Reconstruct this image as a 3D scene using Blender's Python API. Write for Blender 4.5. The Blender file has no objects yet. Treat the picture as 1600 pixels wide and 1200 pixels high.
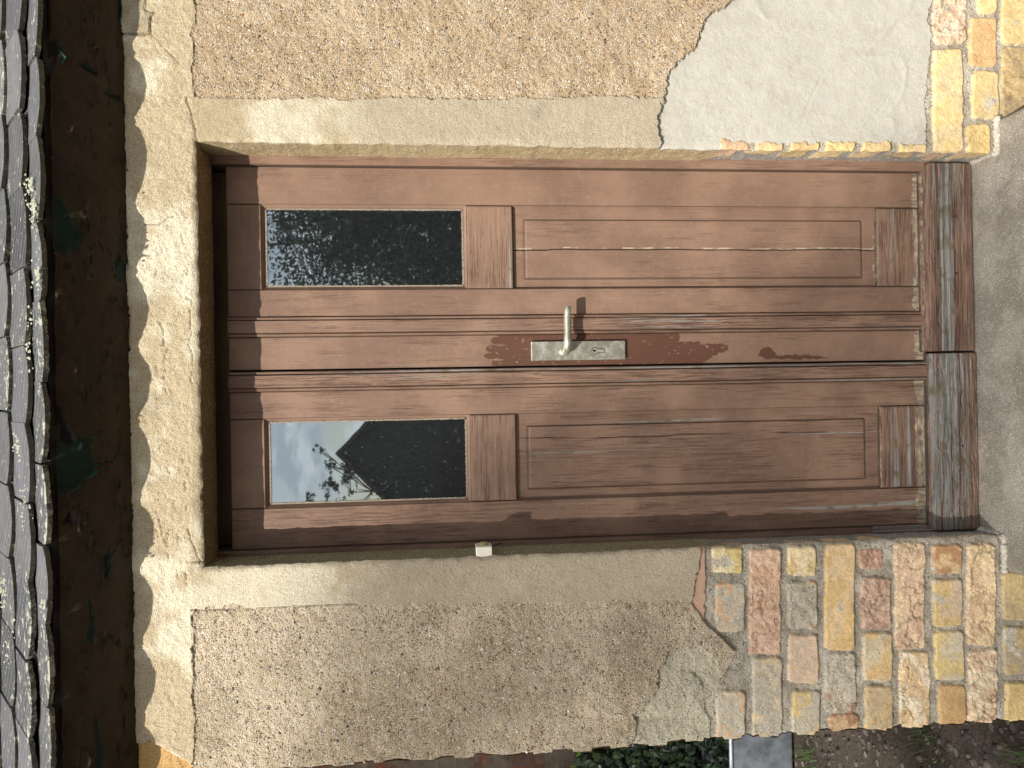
import bpy, math, random
import numpy as np
from mathutils import Matrix, Vector
random.seed(7)
S = bpy.context.scene
COL = S.collection
R = math.radians

# ------------------------------------------------------------------ camera
EYE = 1.565            # height of the camera above the ground
DIST = 1.8             # camera to wall
FPX = 1200.0           # focal length in photo pixels (1600 wide)
TH, RO = R(5.6), R(-1.0)
F_ = np.array([0, math.cos(TH), -math.sin(TH)])
U0 = np.array([0, math.sin(TH), math.cos(TH)])
R0 = np.cross(F_, U0)
CR = -U0 * math.cos(RO) + R0 * math.sin(RO)     # image right (world down)
CU = U0 * math.sin(RO) + R0 * math.cos(RO)      # image up (world right)
cd = bpy.data.cameras.new('camera'); cam = bpy.data.objects.new('camera', cd); COL.objects.link(cam)
cd.sensor_width = 36; cd.lens = 36 * FPX / 1600; cd.clip_start = .05; cd.clip_end = 500
M4 = Matrix(((CR[0], CU[0], -F_[0], 0), (CR[1], CU[1], -F_[1], -DIST), (CR[2], CU[2], -F_[2], EYE), (0, 0, 0, 1)))
cam.matrix_world = M4
S.camera = cam

def P(px, py, Y):
    """photo pixel -> world x, z on the plane y = Y"""
    d = F_ + (px - 800) / FPX * CR - (py - 600) / FPX * CU
    t = (Y + DIST) / d[1]
    return d[0] * t, EYE + d[2] * t

def toPx(x, z, Y=0.0):
    v = [x, np.full_like(x, Y + DIST), z - EYE]
    a = sum(v[i] * F_[i] for i in range(3)); b = sum(v[i] * CR[i] for i in range(3)); c = sum(v[i] * CU[i] for i in range(3))
    return 800 + FPX * b / a, 600 - FPX * c / a

# ------------------------------------------------------------------ sky, sun, exposure
SUN = Vector((-.54, -1, .96)).normalized()
w = bpy.data.worlds.new('World'); S.world = w; w.use_nodes = True
nt = w.node_tree; nt.nodes.clear()
wo = nt.nodes.new('ShaderNodeOutputWorld'); bg = nt.nodes.new('ShaderNodeBackground')
sky = nt.nodes.new('ShaderNodeTexSky'); sky.sky_type = 'NISHITA'; sky.sun_disc = False
sky.sun_elevation = math.asin(SUN.z); sky.sun_rotation = math.atan2(SUN.x, SUN.y)
sky.air_density = 1.2; sky.dust_density = 2.0
tc = nt.nodes.new('ShaderNodeTexCoord'); mp = nt.nodes.new('ShaderNodeMapping'); mp.inputs['Scale'].default_value = (5, 5, 12); mp.inputs['Location'].default_value = (1.3, .4, .2)
cn = nt.nodes.new('ShaderNodeTexNoise'); cn.inputs['Scale'].default_value = 2.3; cn.inputs['Detail'].default_value = 7
cr = nt.nodes.new('ShaderNodeValToRGB'); cr.color_ramp.elements[0].position = .43; cr.color_ramp.elements[1].position = .54
mx = nt.nodes.new('ShaderNodeMix'); mx.data_type = 'RGBA'; mx.inputs[7].default_value = (10.5, 10.7, 10.9, 1)
nt.links.new(tc.outputs['Generated'], mp.inputs['Vector']); nt.links.new(mp.outputs[0], cn.inputs['Vector'])
nt.links.new(cn.outputs['Fac'], cr.inputs[0]); nt.links.new(cr.outputs[0], mx.inputs[0]); nt.links.new(sky.outputs[0], mx.inputs[6])
cn2 = nt.nodes.new('ShaderNodeTexNoise'); cn2.inputs['Scale'].default_value = 3.4; cn2.inputs['Detail'].default_value = 5
mx2 = nt.nodes.new('ShaderNodeMix'); mx2.data_type = 'RGBA'; mx2.inputs[6].default_value = (7.2, 7.7, 8.5, 1); mx2.inputs[7].default_value = (11.5, 11.6, 11.8, 1)
cr2_ = nt.nodes.new('ShaderNodeValToRGB'); cr2_.color_ramp.elements[0].position = .40; cr2_.color_ramp.elements[1].position = .55
nt.links.new(mp.outputs[0], cn2.inputs['Vector']); nt.links.new(cn2.outputs['Fac'], cr2_.inputs[0]); nt.links.new(cr2_.outputs[0], mx2.inputs[0]); nt.links.new(mx2.outputs[2], mx.inputs[7])
nt.links.new(mx.outputs[2], bg.inputs[0]); bg.inputs[1].default_value = .092
nt.links.new(bg.outputs[0], wo.inputs[0])
sd = bpy.data.lights.new('sun', 'SUN'); sd.energy = 4.6; sd.angle = R(.53); sd.color = (1, .955, .885)
so = bpy.data.objects.new('sun', sd); COL.objects.link(so); so.rotation_euler = SUN.to_track_quat('Z', 'Y').to_euler()
S.view_settings.view_transform = 'Standard'; S.view_settings.look = 'None'; S.view_settings.gamma = 1
S.view_settings.exposure = 0.34

# ------------------------------------------------------------------ helpers
def s2l(c):
    c = np.asarray(c, float) / 255
    return np.where(c <= .04045, c / 12.92, ((c + .055) / 1.055) ** 2.4)

_rng = np.random.RandomState(3); TAB = _rng.rand(8, 256, 256)
def vn(x, y, s=0):
    x = np.asarray(x, float) + s * 17.3; y = np.asarray(y, float) + s * 9.1
    xi = np.floor(x).astype(int); yi = np.floor(y).astype(int); fx = x - xi; fy = y - yi
    fx = fx * fx * (3 - 2 * fx); fy = fy * fy * (3 - 2 * fy); T = TAB[s % 8]
    a = T[xi & 255, yi & 255]; b = T[(xi + 1) & 255, yi & 255]; c = T[xi & 255, (yi + 1) & 255]; d = T[(xi + 1) & 255, (yi + 1) & 255]
    return (a * (1 - fx) + b * fx) * (1 - fy) + (c * (1 - fx) + d * fx) * fy      # 0..1
def fbm(x, y, s=0, o=4):
    r = 0; a = 1; t = 0
    for i in range(o):
        r = r + a * vn(x * 2 ** i, y * 2 ** i, s + i); t += a; a *= .5
    return r / t * 2 - 1                                                           # -1..1
def ss(a, b, x):
    t = np.clip((x - a) / (b - a), 0, 1); return t * t * (3 - 2 * t)

def tag(o, label=None, cat=None, group=None, kind=None):
    if label: o['label'] = label
    if cat: o['category'] = cat
    if group: o['group'] = group
    if kind: o['kind'] = kind
    return o
def empty(name, loc, label, cat, group=None):
    o = bpy.data.objects.new(name, None); o.empty_display_size = .1; COL.objects.link(o); o.location = loc
    bpy.context.view_layer.update()
    return tag(o, label, cat, group)
def link(name, me, mat, parent=None):
    o = bpy.data.objects.new(name, me); COL.objects.link(o)
    if mat: me.materials.append(mat)
    if parent:
        o.parent = parent; q = parent; loc = Vector((0, 0, 0))
        while q: loc += q.location; q = q.parent
        o.matrix_parent_inverse = Matrix.Translation(-loc)
    return o
def npmesh(name, V, Fc, smooth=True, cols=None, floats=None):
    """V (n,3); Fc (m,4) or (m,3) ints"""
    me = bpy.data.meshes.new(name); V = np.asarray(V, np.float32); Fc = np.asarray(Fc, np.int32)
    k = Fc.shape[1]
    me.vertices.add(len(V)); me.vertices.foreach_set('co', V.ravel())
    me.loops.add(Fc.size); me.loops.foreach_set('vertex_index', Fc.ravel())
    me.polygons.add(len(Fc)); me.polygons.foreach_set('loop_start', np.arange(0, Fc.size, k, dtype=np.int32))
    me.polygons.foreach_set('loop_total', np.full(len(Fc), k, np.int32))
    me.polygons.foreach_set('use_smooth', np.full(len(Fc), smooth))
    me.update(calc_edges=True)
    if cols is not None:
        a = me.color_attributes.new('col', 'FLOAT_COLOR', 'POINT')
        c = np.ones((len(V), 4), np.float32); c[:, :3] = cols; a.data.foreach_set('color', c.ravel())
    for n, v in (floats or {}).items():
        a = me.attributes.new(n, 'FLOAT', 'POINT'); a.data.foreach_set('value', np.asarray(v, np.float32).ravel())
    me.validate(); return me
def gridfaces(nu, nv, flip=False):
    i = np.arange(nu - 1)[:, None] * nv + np.arange(nv - 1)[None]
    f = np.stack([i, i + nv, i + nv + 1, i + 1], -1).reshape(-1, 4)
    return f[:, ::-1] if flip else f
def submesh(V, Fc, keep, cols, floats):
    f = Fc[keep]; u, inv = np.unique(f, return_inverse=True)
    return V[u], inv.reshape(f.shape), cols[u], {k: v[u] for k, v in floats.items()}

class MB:
    """collects simple solids into one mesh"""
    def __init__(s): s.v = []; s.f = []; s.c = []
    def add(s, vs, fs, c=None):
        b = len(s.v); s.v += [tuple(v) for v in vs]; s.f += [tuple(b + i for i in f) for f in fs]
        s.c += [tuple(c) if c is not None else (1, 1, 1)] * len(vs)
    def box(s, x0, x1, y0, y1, z0, z1, c=None):
        s.add([(x, y, z) for x in (x0, x1) for y in (y0, y1) for z in (z0, z1)],
              [(0, 1, 3, 2), (4, 6, 7, 5), (0, 4, 5, 1), (2, 3, 7, 6), (0, 2, 6, 4), (1, 5, 7, 3)], c)
    def tube(s, pts, rad, n=8, c=None, sx=1, sy=1):
        pts = [Vector(p) for p in pts]; vs = []; fs = []
        if not hasattr(rad, '__len__'): rad = [rad] * len(pts)
        for i, p in enumerate(pts):
            d = (pts[min(i + 1, len(pts) - 1)] - pts[max(i - 1, 0)]).normalized()
            a = d.cross(Vector((0, 0, 1)) if abs(d.z) < .9 else Vector((1, 0, 0))).normalized(); b = d.cross(a)
            vs += [p + (a * math.cos(t) * sx + b * math.sin(t) * sy) * rad[i] for t in [2 * math.pi * k / n for k in range(n)]]
        for i in range(len(pts) - 1):
            for k in range(n): fs.append((i * n + k, i * n + (k + 1) % n, (i + 1) * n + (k + 1) % n, (i + 1) * n + k))
        fs.append(tuple(range(n))[::-1]); fs.append(tuple((len(pts) - 1) * n + k for k in range(n)))
        s.add(vs, fs, c)
    def build(s, name, mat, parent=None, bevel=0, smooth=False, seg=2):
        me = bpy.data.meshes.new(name); me.from_pydata([tuple(v) for v in s.v], [], s.f)
        a = me.color_attributes.new('col', 'FLOAT_COLOR', 'POINT')
        a.data.foreach_set('color', np.hstack([np.array(s.c, np.float32), np.ones((len(s.c), 1), np.float32)]).ravel())
        me.polygons.foreach_set('use_smooth', [smooth] * len(me.polygons)); me.update()
        o = link(name, me, mat, parent)
        import bmesh
        bm = bmesh.new(); bm.from_mesh(me); bmesh.ops.recalc_face_normals(bm, faces=bm.faces); 
        if bevel: bmesh.ops.bevel(bm, geom=list(bm.edges), offset=bevel, segments=seg, affect='EDGES', profile=.5)
        bm.to_mesh(me); bm.free()
        return o

# ------------------------------------------------------------------ node materials
class NM:
    def __init__(s, name):
        s.m = bpy.data.materials.new(name); s.m.use_nodes = True; s.t = s.m.node_tree; s.t.nodes.clear()
        s.out = s.n('ShaderNodeOutputMaterial'); s.b = s.n('ShaderNodeBsdfPrincipled'); s.l(s.b.outputs[0], s.out.inputs[0])
    def n(s, t, **k):
        x = s.t.nodes.new(t)
        for a, v in k.items(): setattr(x, a, v)
        return x
    def l(s, a, b): s.t.links.new(a, b)
    def set(s, inp, v):
        if hasattr(v, 'is_output') or hasattr(v, 'links'): s.l(v, inp)
        else: inp.default_value = v
    def coord(s, scale=(1, 1, 1), rot=(0, 0, 0)):
        c = s.n('ShaderNodeTexCoord'); m = s.n('ShaderNodeMapping'); m.inputs['Scale'].default_value = scale; m.inputs['Rotation'].default_value = rot
        s.l(c.outputs['Object'], m.inputs[0]); return m.outputs[0]
    def noise(s, vec, scale, detail=4, rough=.55, dist=0):
        x = s.n('ShaderNodeTexNoise'); s.l(vec, x.inputs['Vector']); x.inputs['Scale'].default_value = scale
        x.inputs['Detail'].default_value = detail; x.inputs['Roughness'].default_value = rough; x.inputs['Distortion'].default_value = dist; return x.outputs['Fac']
    def vor(s, vec, scale, feat='F1', rnd=1):
        x = s.n('ShaderNodeTexVoronoi'); x.feature = feat; s.l(vec, x.inputs['Vector']); x.inputs['Scale'].default_value = scale; x.inputs['Randomness'].default_value = rnd; return x
    def math(s, op, a, b=0, c=0, clamp=False):
        x = s.n('ShaderNodeMath', operation=op, use_clamp=clamp); s.set(x.inputs[0], a); s.set(x.inputs[1], b)
        s.set(x.inputs[2], c); return x.outputs[0]
    def step(s, v, a, b):
        x = s.n('ShaderNodeMapRange'); x.interpolation_type = 'SMOOTHSTEP'; s.l(v, x.inputs[0]); s.set(x.inputs[1], a); s.set(x.inputs[2], b); return x.outputs[0]
    def mix(s, fac, a, b, mode='MIX'):
        x = s.n('ShaderNodeMix'); x.data_type = 'RGBA'; x.blend_type = mode; s.set(x.inputs[0], fac)
        s.set(x.inputs[6], a if hasattr(a, 'links') else (*a, 1)[:4]); s.set(x.inputs[7], b if hasattr(b, 'links') else (*b, 1)[:4]); return x.outputs[2]
    def ramp(s, v, stops, interp='LINEAR'):
        x = s.n('ShaderNodeValToRGB'); cr = x.color_ramp; cr.interpolation = interp
        while len(cr.elements) < len(stops): cr.elements.new(.5)
        for e, (p, c) in zip(cr.elements, stops): e.position = p; e.color = (*c, 1)
        s.l(v, x.inputs[0]); return x.outputs[0]
    def attr(s, name, out='Color'):
        x = s.n('ShaderNodeAttribute'); x.attribute_name = name; return x.outputs[out]
    def fin(s, col, rough=.9, bump=None, bs=.5, bd=.002, spec=.3, metal=0):
        s.set(s.b.inputs['Base Color'], col if hasattr(col, 'links') else (*col, 1)); s.set(s.b.inputs['Roughness'], rough)
        s.b.inputs['Specular IOR Level'].default_value = spec; s.b.inputs['Metallic'].default_value = metal
        if bump is not None:
            b = s.n('ShaderNodeBump'); b.inputs['Strength'].default_value = bs; b.inputs['Distance'].default_value = bd
            s.l(bump, b.inputs['Height']); s.l(b.outputs[0], s.b.inputs['Normal'])
        return s.m

def m_wall():
    m = NM('mineral_wall'); v = m.coord(); base = m.attr('col'); peb = m.attr('peb', 'Fac')
    n1 = m.noise(v, 420, 3, .7); n2 = m.noise(v, 38, 4, .6)
    c = m.mix(m.math('MULTIPLY', m.step(n1, .46, .66), m.attr('rough', 'Fac')), base, m.mix(1, base, (1.42, 1.40, 1.36), 'MULTIPLY'))
    c = m.mix(m.math('MULTIPLY', m.step(n1, .50, .34), m.math('ADD', .2, m.attr('rough', 'Fac'), clamp=True)), c, m.mix(1, base, (.56, .52, .47), 'MULTIPLY'))
    c = m.mix(m.math('MULTIPLY', m.step(n2, .45, .7), .35), c, m.mix(1, base, (.80, .74, .66), 'MULTIPLY'))
    vo = m.vor(v, 240); sep = m.n('ShaderNodeSeparateColor'); m.l(vo.outputs['Color'], sep.inputs[0])
    inside = m.step(vo.outputs['Distance'], .50, .34)
    sel = m.step(m.math('ADD', sep.outputs[0], m.math('MULTIPLY', peb, .56)), .98, 1.0)
    pc = m.ramp(sep.outputs[1], [(0, s2l((84, 76, 68))), (.14, s2l((122, 110, 96))), (.34, s2l((160, 140, 116))), (.62, s2l((214, 202, 182))), (1, s2l((244, 240, 230)))])
    k = m.math('MULTIPLY', m.math('MULTIPLY', inside, sel), m.math('MINIMUM', m.math('MULTIPLY', peb, 3), 1))
    c = m.mix(k, c, pc)
    vo2 = m.vor(v, 520)
    h = m.math('ADD', m.math('MULTIPLY', n1, .45), m.math('MULTIPLY', m.noise(v, 130, 4, .65), 1.0))
    h = m.math('ADD', h, m.math('MULTIPLY', k, .9))
    h = m.math('ADD', h, m.math('MULTIPLY', vo2.outputs['Distance'], -.35))
    b = m.fin(c, .93, h, 1, .0038, .2)
    for x in m.t.nodes:
        if x.type == 'BUMP': m.l(m.math('ADD', .22, m.math('MULTIPLY', m.attr('rough', 'Fac'), .78)), x.inputs['Strength'])
    return b
WALL = m_wall()

def m_wood(name, grain, paint=(131, 105, 88)):
    m = NM(name); sc = {'z': (1, 1, .018), 'x': (.018, 1, 1)}[grain]
    v0 = m.coord(); v = m.coord(sc); wear = m.attr('wear', 'Fac'); dark = m.attr('dark', 'Fac')
    pa = s2l(paint)
    big = m.noise(v0, 6, 4, .6); fine = m.noise(v, 560, 4, .62); mid = m.noise(v, 90, 4, .6, .4)
    c = m.mix(m.step(big, .35, .68), m.mix(1, pa, (.84, .82, .82), 'MULTIPLY'), m.mix(1, pa, (1.16, 1.15, 1.13), 'MULTIPLY'))
    c = m.mix(m.math('MULTIPLY', m.step(m.noise(v0, 120, 3), .55, .75), .18), c, s2l((176, 148, 130)))
    c = m.mix(dark, c, s2l((92, 62, 48)))
    # open grain: thin dark lines in the paint
    ln = m.step(m.math('SUBTRACT', m.math('ADD', fine, m.math('MULTIPLY', mid, .25)), m.math('MULTIPLY', wear, .09)), .532, .518)
    lk = m.math('MULTIPLY', ln, m.math('MULTIPLY', m.step(m.math('ADD', m.noise(m.coord((1, 1, .3) if grain == 'z' else (.3, 1, 1)), 26, 5), m.math('MULTIPLY', wear, .42)), .58, .70), m.math('ADD', .16, m.math('MULTIPLY', wear, .75), clamp=True)))
    c = m.mix(lk, c, s2l((66, 44, 36)))
    # paint gone: bare grey and greenish wood
    gm = m.step(m.math('ADD', m.math('MULTIPLY', mid, .55), m.math('ADD', m.math('MULTIPLY', m.noise(v, 30, 4, .6), .45), m.math('MULTIPLY', wear, .30))), .71, .81)
    gw = m.ramp(m.noise(v, 160, 4, .7), [(.25, s2l((70, 64, 58))), (.45, s2l((120, 116, 110))), (.62, s2l((156, 152, 146))), (.8, s2l((178, 170, 156)))])
    gw = m.mix(m.step(m.noise(v0, 25, 2), .5, .7), gw, s2l((104, 100, 78)))
    c = m.mix(gm, c, gw)
    fl = m.step(m.math('ADD', m.noise(v0, 260, 2), m.math('MULTIPLY', wear, .05)), .79, .81)
    c = m.mix(m.math('MULTIPLY', fl, .5), c, s2l((214, 196, 176)))
    bare = m.attr('bare', 'Fac')
    bk = m.step(m.math('ADD', bare, m.math('MULTIPLY', m.noise(m.coord((1, 1, .5) if grain == 'z' else (.5, 1, 1)), 90, 5, .7), .8)), .84, .98)
    c = m.mix(bk, c, m.ramp(m.noise(m.coord((1, 1, .4) if grain == 'z' else (.4, 1, 1)), 110, 4, .6), [(.3, s2l((96, 80, 68))), (.5, s2l((150, 134, 114))), (.7, s2l((196, 180, 154)))]))
    dk = m.math('MULTIPLY', m.attr('dirt', 'Fac'), m.step(m.noise(v, 60, 4), .2, .42)); c = m.mix(dk, c, s2l((58, 46, 36)))
    h = m.math('SUBTRACT', m.math('MULTIPLY', fine, m.math('ADD', .25, m.math('MULTIPLY', wear, .9))), m.math('ADD', m.math('MULTIPLY', lk, .9), m.math('MULTIPLY', gm, .35)))
    h = m.math('ADD', h, m.math('MULTIPLY', m.noise(v0, 140, 3), .16))
    return m.fin(c, .62, h, .8, .0012, .32)
WZ, WX = m_wood('painted_wood_upright_grain', 'z'), m_wood('painted_wood_level_grain', 'x')

def simple(name, rgb, rough=.6, metal=0, nscale=60, var=.25, bd=.0006, spec=.4):
    m = NM(name); v = m.coord(); n = m.noise(v, nscale, 5, .6); a = s2l(rgb)
    c = m.mix(m.step(n, .3, .7), tuple(a * (1 - var)), tuple(np.minimum(a * (1 + var), .95)))
    return m.fin(c, rough, n, .6, bd, spec, metal)

# ------------------------------------------------------------------ main dimensions from the photograph
DY = .12                                     # door plane behind the wall face
XL, XR = -.404, .5625                        # reveal sides
ZT = EYE + .5335                             # underside of the lintel
ZS = EYE - 1.415                             # top of the doorstep
XC = -.873                                   # house corner
ZE = EYE + .784; YE = -.15                   # eave edge
ZSO = EYE + .683                             # soffit meets wall

house = empty('brick_house', (0, 0, 0), 'old brick and plaster house front with peeling render around a recessed brown wooden double door', 'house')

# ------------------------------------------------------------------ wall face as one relief, split into its materials
def axis(cuts, fine, coarse_ends):
    out = []
    for a, b in zip(cuts[:-1], cuts[1:]):
        n = max(1, int(round((b - a) / fine))); out += list(np.linspace(a, b, n + 1)[:-1])
    out.append(cuts[-1])
    lo = [cuts[0] - d for d in coarse_ends[0]][::-1]; hi = [cuts[-1] + d for d in coarse_ends[1]]
    return np.array(lo + out + hi)
gx = axis([XC, XL, XR, 1.0], .0027, ([], [.03, .08, .16, .3, .5, .8, 1.2, 1.7, 2.3]))
gz = axis([-.02, ZS, ZT, ZSO + .012], .0027, ([.1], [.1]))
GX, GZ = np.meshgrid(gx, gz, indexing='ij')
PX, PY = toPx(GX, GZ)
wob = 1
NX = PX + 7 * fbm(GX * 22, GZ * 22, 1) + 3.5 * fbm(GX * 110, GZ * 110, 2, 3)
NY = PY + 7 * fbm(GX * 22, GZ * 22, 3) + 3.5 * fbm(GX * 110, GZ * 110, 4, 3)

def inpoly(x, y, poly):
    r = np.zeros(x.shape, bool); n = len(poly)
    for i in range(n):
        x1, y1 = poly[i]; x2, y2 = poly[(i + 1) % n]
        if y1 == y2: continue
        c = ((y1 > y) != (y2 > y)) & (x < (x2 - x1) * (y - y1) / (y2 - y1) + x1); r ^= c
    return r
def recd(x, y, x0, x1, y0, y1, r=0):
    """signed distance inside a (rounded) rectangle: positive inside"""
    cx, cy = (x0 + x1) / 2, (y0 + y1) / 2; qx = np.abs(x - cx) - (x1 - x0) / 2 + r; qy = np.abs(y - cy) - (y1 - y0) / 2 + r
    return -(np.hypot(np.maximum(qx, 0), np.maximum(qy, 0)) + np.minimum(np.maximum(qx, qy), 0) - r)

patch = inpoly(NX, NY, [(1180, -900), (1158, -10), (1113, 20), (1098, 50), (1090, 75), (1062, 98), (1044, 118), (1038, 150), (1033, 180), (1031, 222), (1031, 262),
                        (1446, 262), (1452, 190), (1450, 140), (1460, 60), (1456, 0), (1462, -900)])
patch &= ~((NY > 218) & (NX > 1130) & (NY - 218 > 10 * fbm(GX * 30, GZ * 30, 6)))
brickR = (PY < 560) & (NX > 1400) & ~patch | ((PY < 560) & (PX > 1125) & (NY > 216) & ~patch)
chipR = (PY < 560) & (PX > 1040) & (PX <= 1125) & (NY > 218) & ~patch
left_edge = [(1093, 780), (1096, 862), (1088, 905), (1083, 945), (1104, 975), (1140, 1008), (1150, 1020), (1138, 1050), (1140, 1075), (1126, 1100), (1115, 1130), (1112, 1165), (1108, 1300), (2000, 1300), (2000, 780)]
NX2 = PX + 3 * fbm(GX * 30, GZ * 30, 1) + 2.0 * fbm(GX * 120, GZ * 120, 2, 3); NY2 = PY + 3 * fbm(GX * 30, GZ * 30, 3) + 2 * fbm(GX * 120, GZ * 120, 4, 3)
brickL = inpoly(NX2, NY2, left_edge)
scratch = inpoly(NX, NY, [(1048, 1018), (1100, 1010), (1132, 1060), (1160, 1040), (1160, 1300), (988, 1300), (990, 1165), (998, 1130), (990, 1118), (1020, 1090), (1030, 1060)]) & ~brickL & (PY > 900)
sliver = inpoly(NX2, NY2, [(1093, 840), (1096, 862), (1088, 905), (1083, 945), (1104, 975), (1105, 860), (1104, 840)])
brick_reg = brickL | brickR
smooth = (NX < 302) | ((NY > 153 + .6 * (NX - 300) * 0) & (NY < 951 - (NX - 300) * .016) & (PX > 290))
region = np.where(smooth, 0, 1)              # 0 smooth band, 1 rough render, 2 cement, 3 masonry
region = np.where(scratch, 3, region); region = np.where(brick_reg, 3, region); region = np.where(patch, 2, region)

H = np.zeros_like(GX); C = np.zeros(GX.shape + (3,)); PEB = np.zeros_like(GX); RGH = np.zeros_like(GX)
def setc(mask, rgb): C[mask] = s2l(rgb)
lo = fbm(GX * 6, GZ * 6, 5); md = fbm(GX * 25, GZ * 25, 6); hi_ = fbm(GX * 90, GZ * 90, 7, 3)
# smooth plaster
mk = region == 0
colA = s2l((207, 198, 174)); colB = s2l((178, 163, 134)); colD = s2l((190, 177, 153))
t = ss(-.25, .35, lo + .6 * md + .25 * fbm(GX * 3, GZ * 3, 4))[..., None]
base = colA * t + colB * (1 - t)
up = ss(620, 480, PX + 60 * lo)[..., None]       # paler near the top, duller tan lower down
base2 = base * up + (colD * .86) * (1 - up) * (1 + .08 * md[..., None])
base2 = np.where((PX < 300)[..., None], np.minimum(base2 * 1.14 + .02, .8), base2); C[mk] = base2[mk]; H[mk] = (.0012 * lo + .0008 * md + .0008 * hi_)[mk]; PEB[mk] = .10; RGH[mk] = .6
fz = mk & (PX < 300)
H[fz] += (.0016 * fbm(GX * 45, GZ * 45, 2) + .0012 * fbm(GX * 130, GZ * 130, 3, 2))[fz]; RGH[fz] = .75
# rough pebble render
mk = region == 1
t = ss(-.4, .4, lo + .6 * md)[..., None]
cr_ = s2l((198, 178, 148)) * t + s2l((180, 158, 128)) * (1 - t)
cl_ = s2l((198, 182, 156)) * t + s2l((176, 160, 134)) * (1 - t)
rr = (cr_ * (PY < 560)[..., None] + cl_ * (PY >= 560)[..., None])
C[mk] = rr[mk]; H[mk] = (-.0035 + .0018 * md + .0022 * fbm(GX * 70, GZ * 70, 1, 3) + .0012 * hi_)[mk]; PEB[mk] = .95; RGH[mk] = 1
# cement patch
mk = region == 2
C[mk] = (s2l((187, 183, 171)) * (1 + .06 * md[..., None] + .05 * lo[..., None]))[mk]
trowel = np.abs(fbm(GX * 5 + GZ * 2, GZ * 3.0, 2, 3)); trow = ss(.06, 0, trowel)
tr2 = ss(.05, 0, np.abs(fbm(GX * 2.2 + 4, GZ * 9 + GX * 5, 4, 2))) * ss(0, .3, fbm(GX * 4, GZ * 4, 1))
H[mk] = (-.0105 + .0030 * lo + .0006 * md + .0006 * hi_ + .0012 * trow - .0010 * tr2)[mk]; RGH[mk] = .22
# masonry: mortar first
mk = region == 3
t = ss(-.3, .5, md)[..., None]
C[mk] = (s2l((192, 184, 168)) * t + s2l((162, 154, 139)) * (1 - t))[mk]; H[mk] = (-.0140 + .0026 * md + .0030 * fbm(GX * 60, GZ * 60, 4, 3) + .0014 * hi_)[mk]; PEB[mk] = .42; RGH[mk] = .9
mk = scratch & (region == 3)
C[mk] = (s2l((190, 182, 160)) * (1 + .14 * md[..., None] + .12 * lo[..., None]))[mk]; H[mk] += (.0005 + .006 * fbm(GX * 14, GZ * 14, 2, 5) + .003 * np.floor(3 * vn(GX * 9, GZ * 9, 3)))[mk]; RGH[mk] = .9
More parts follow.
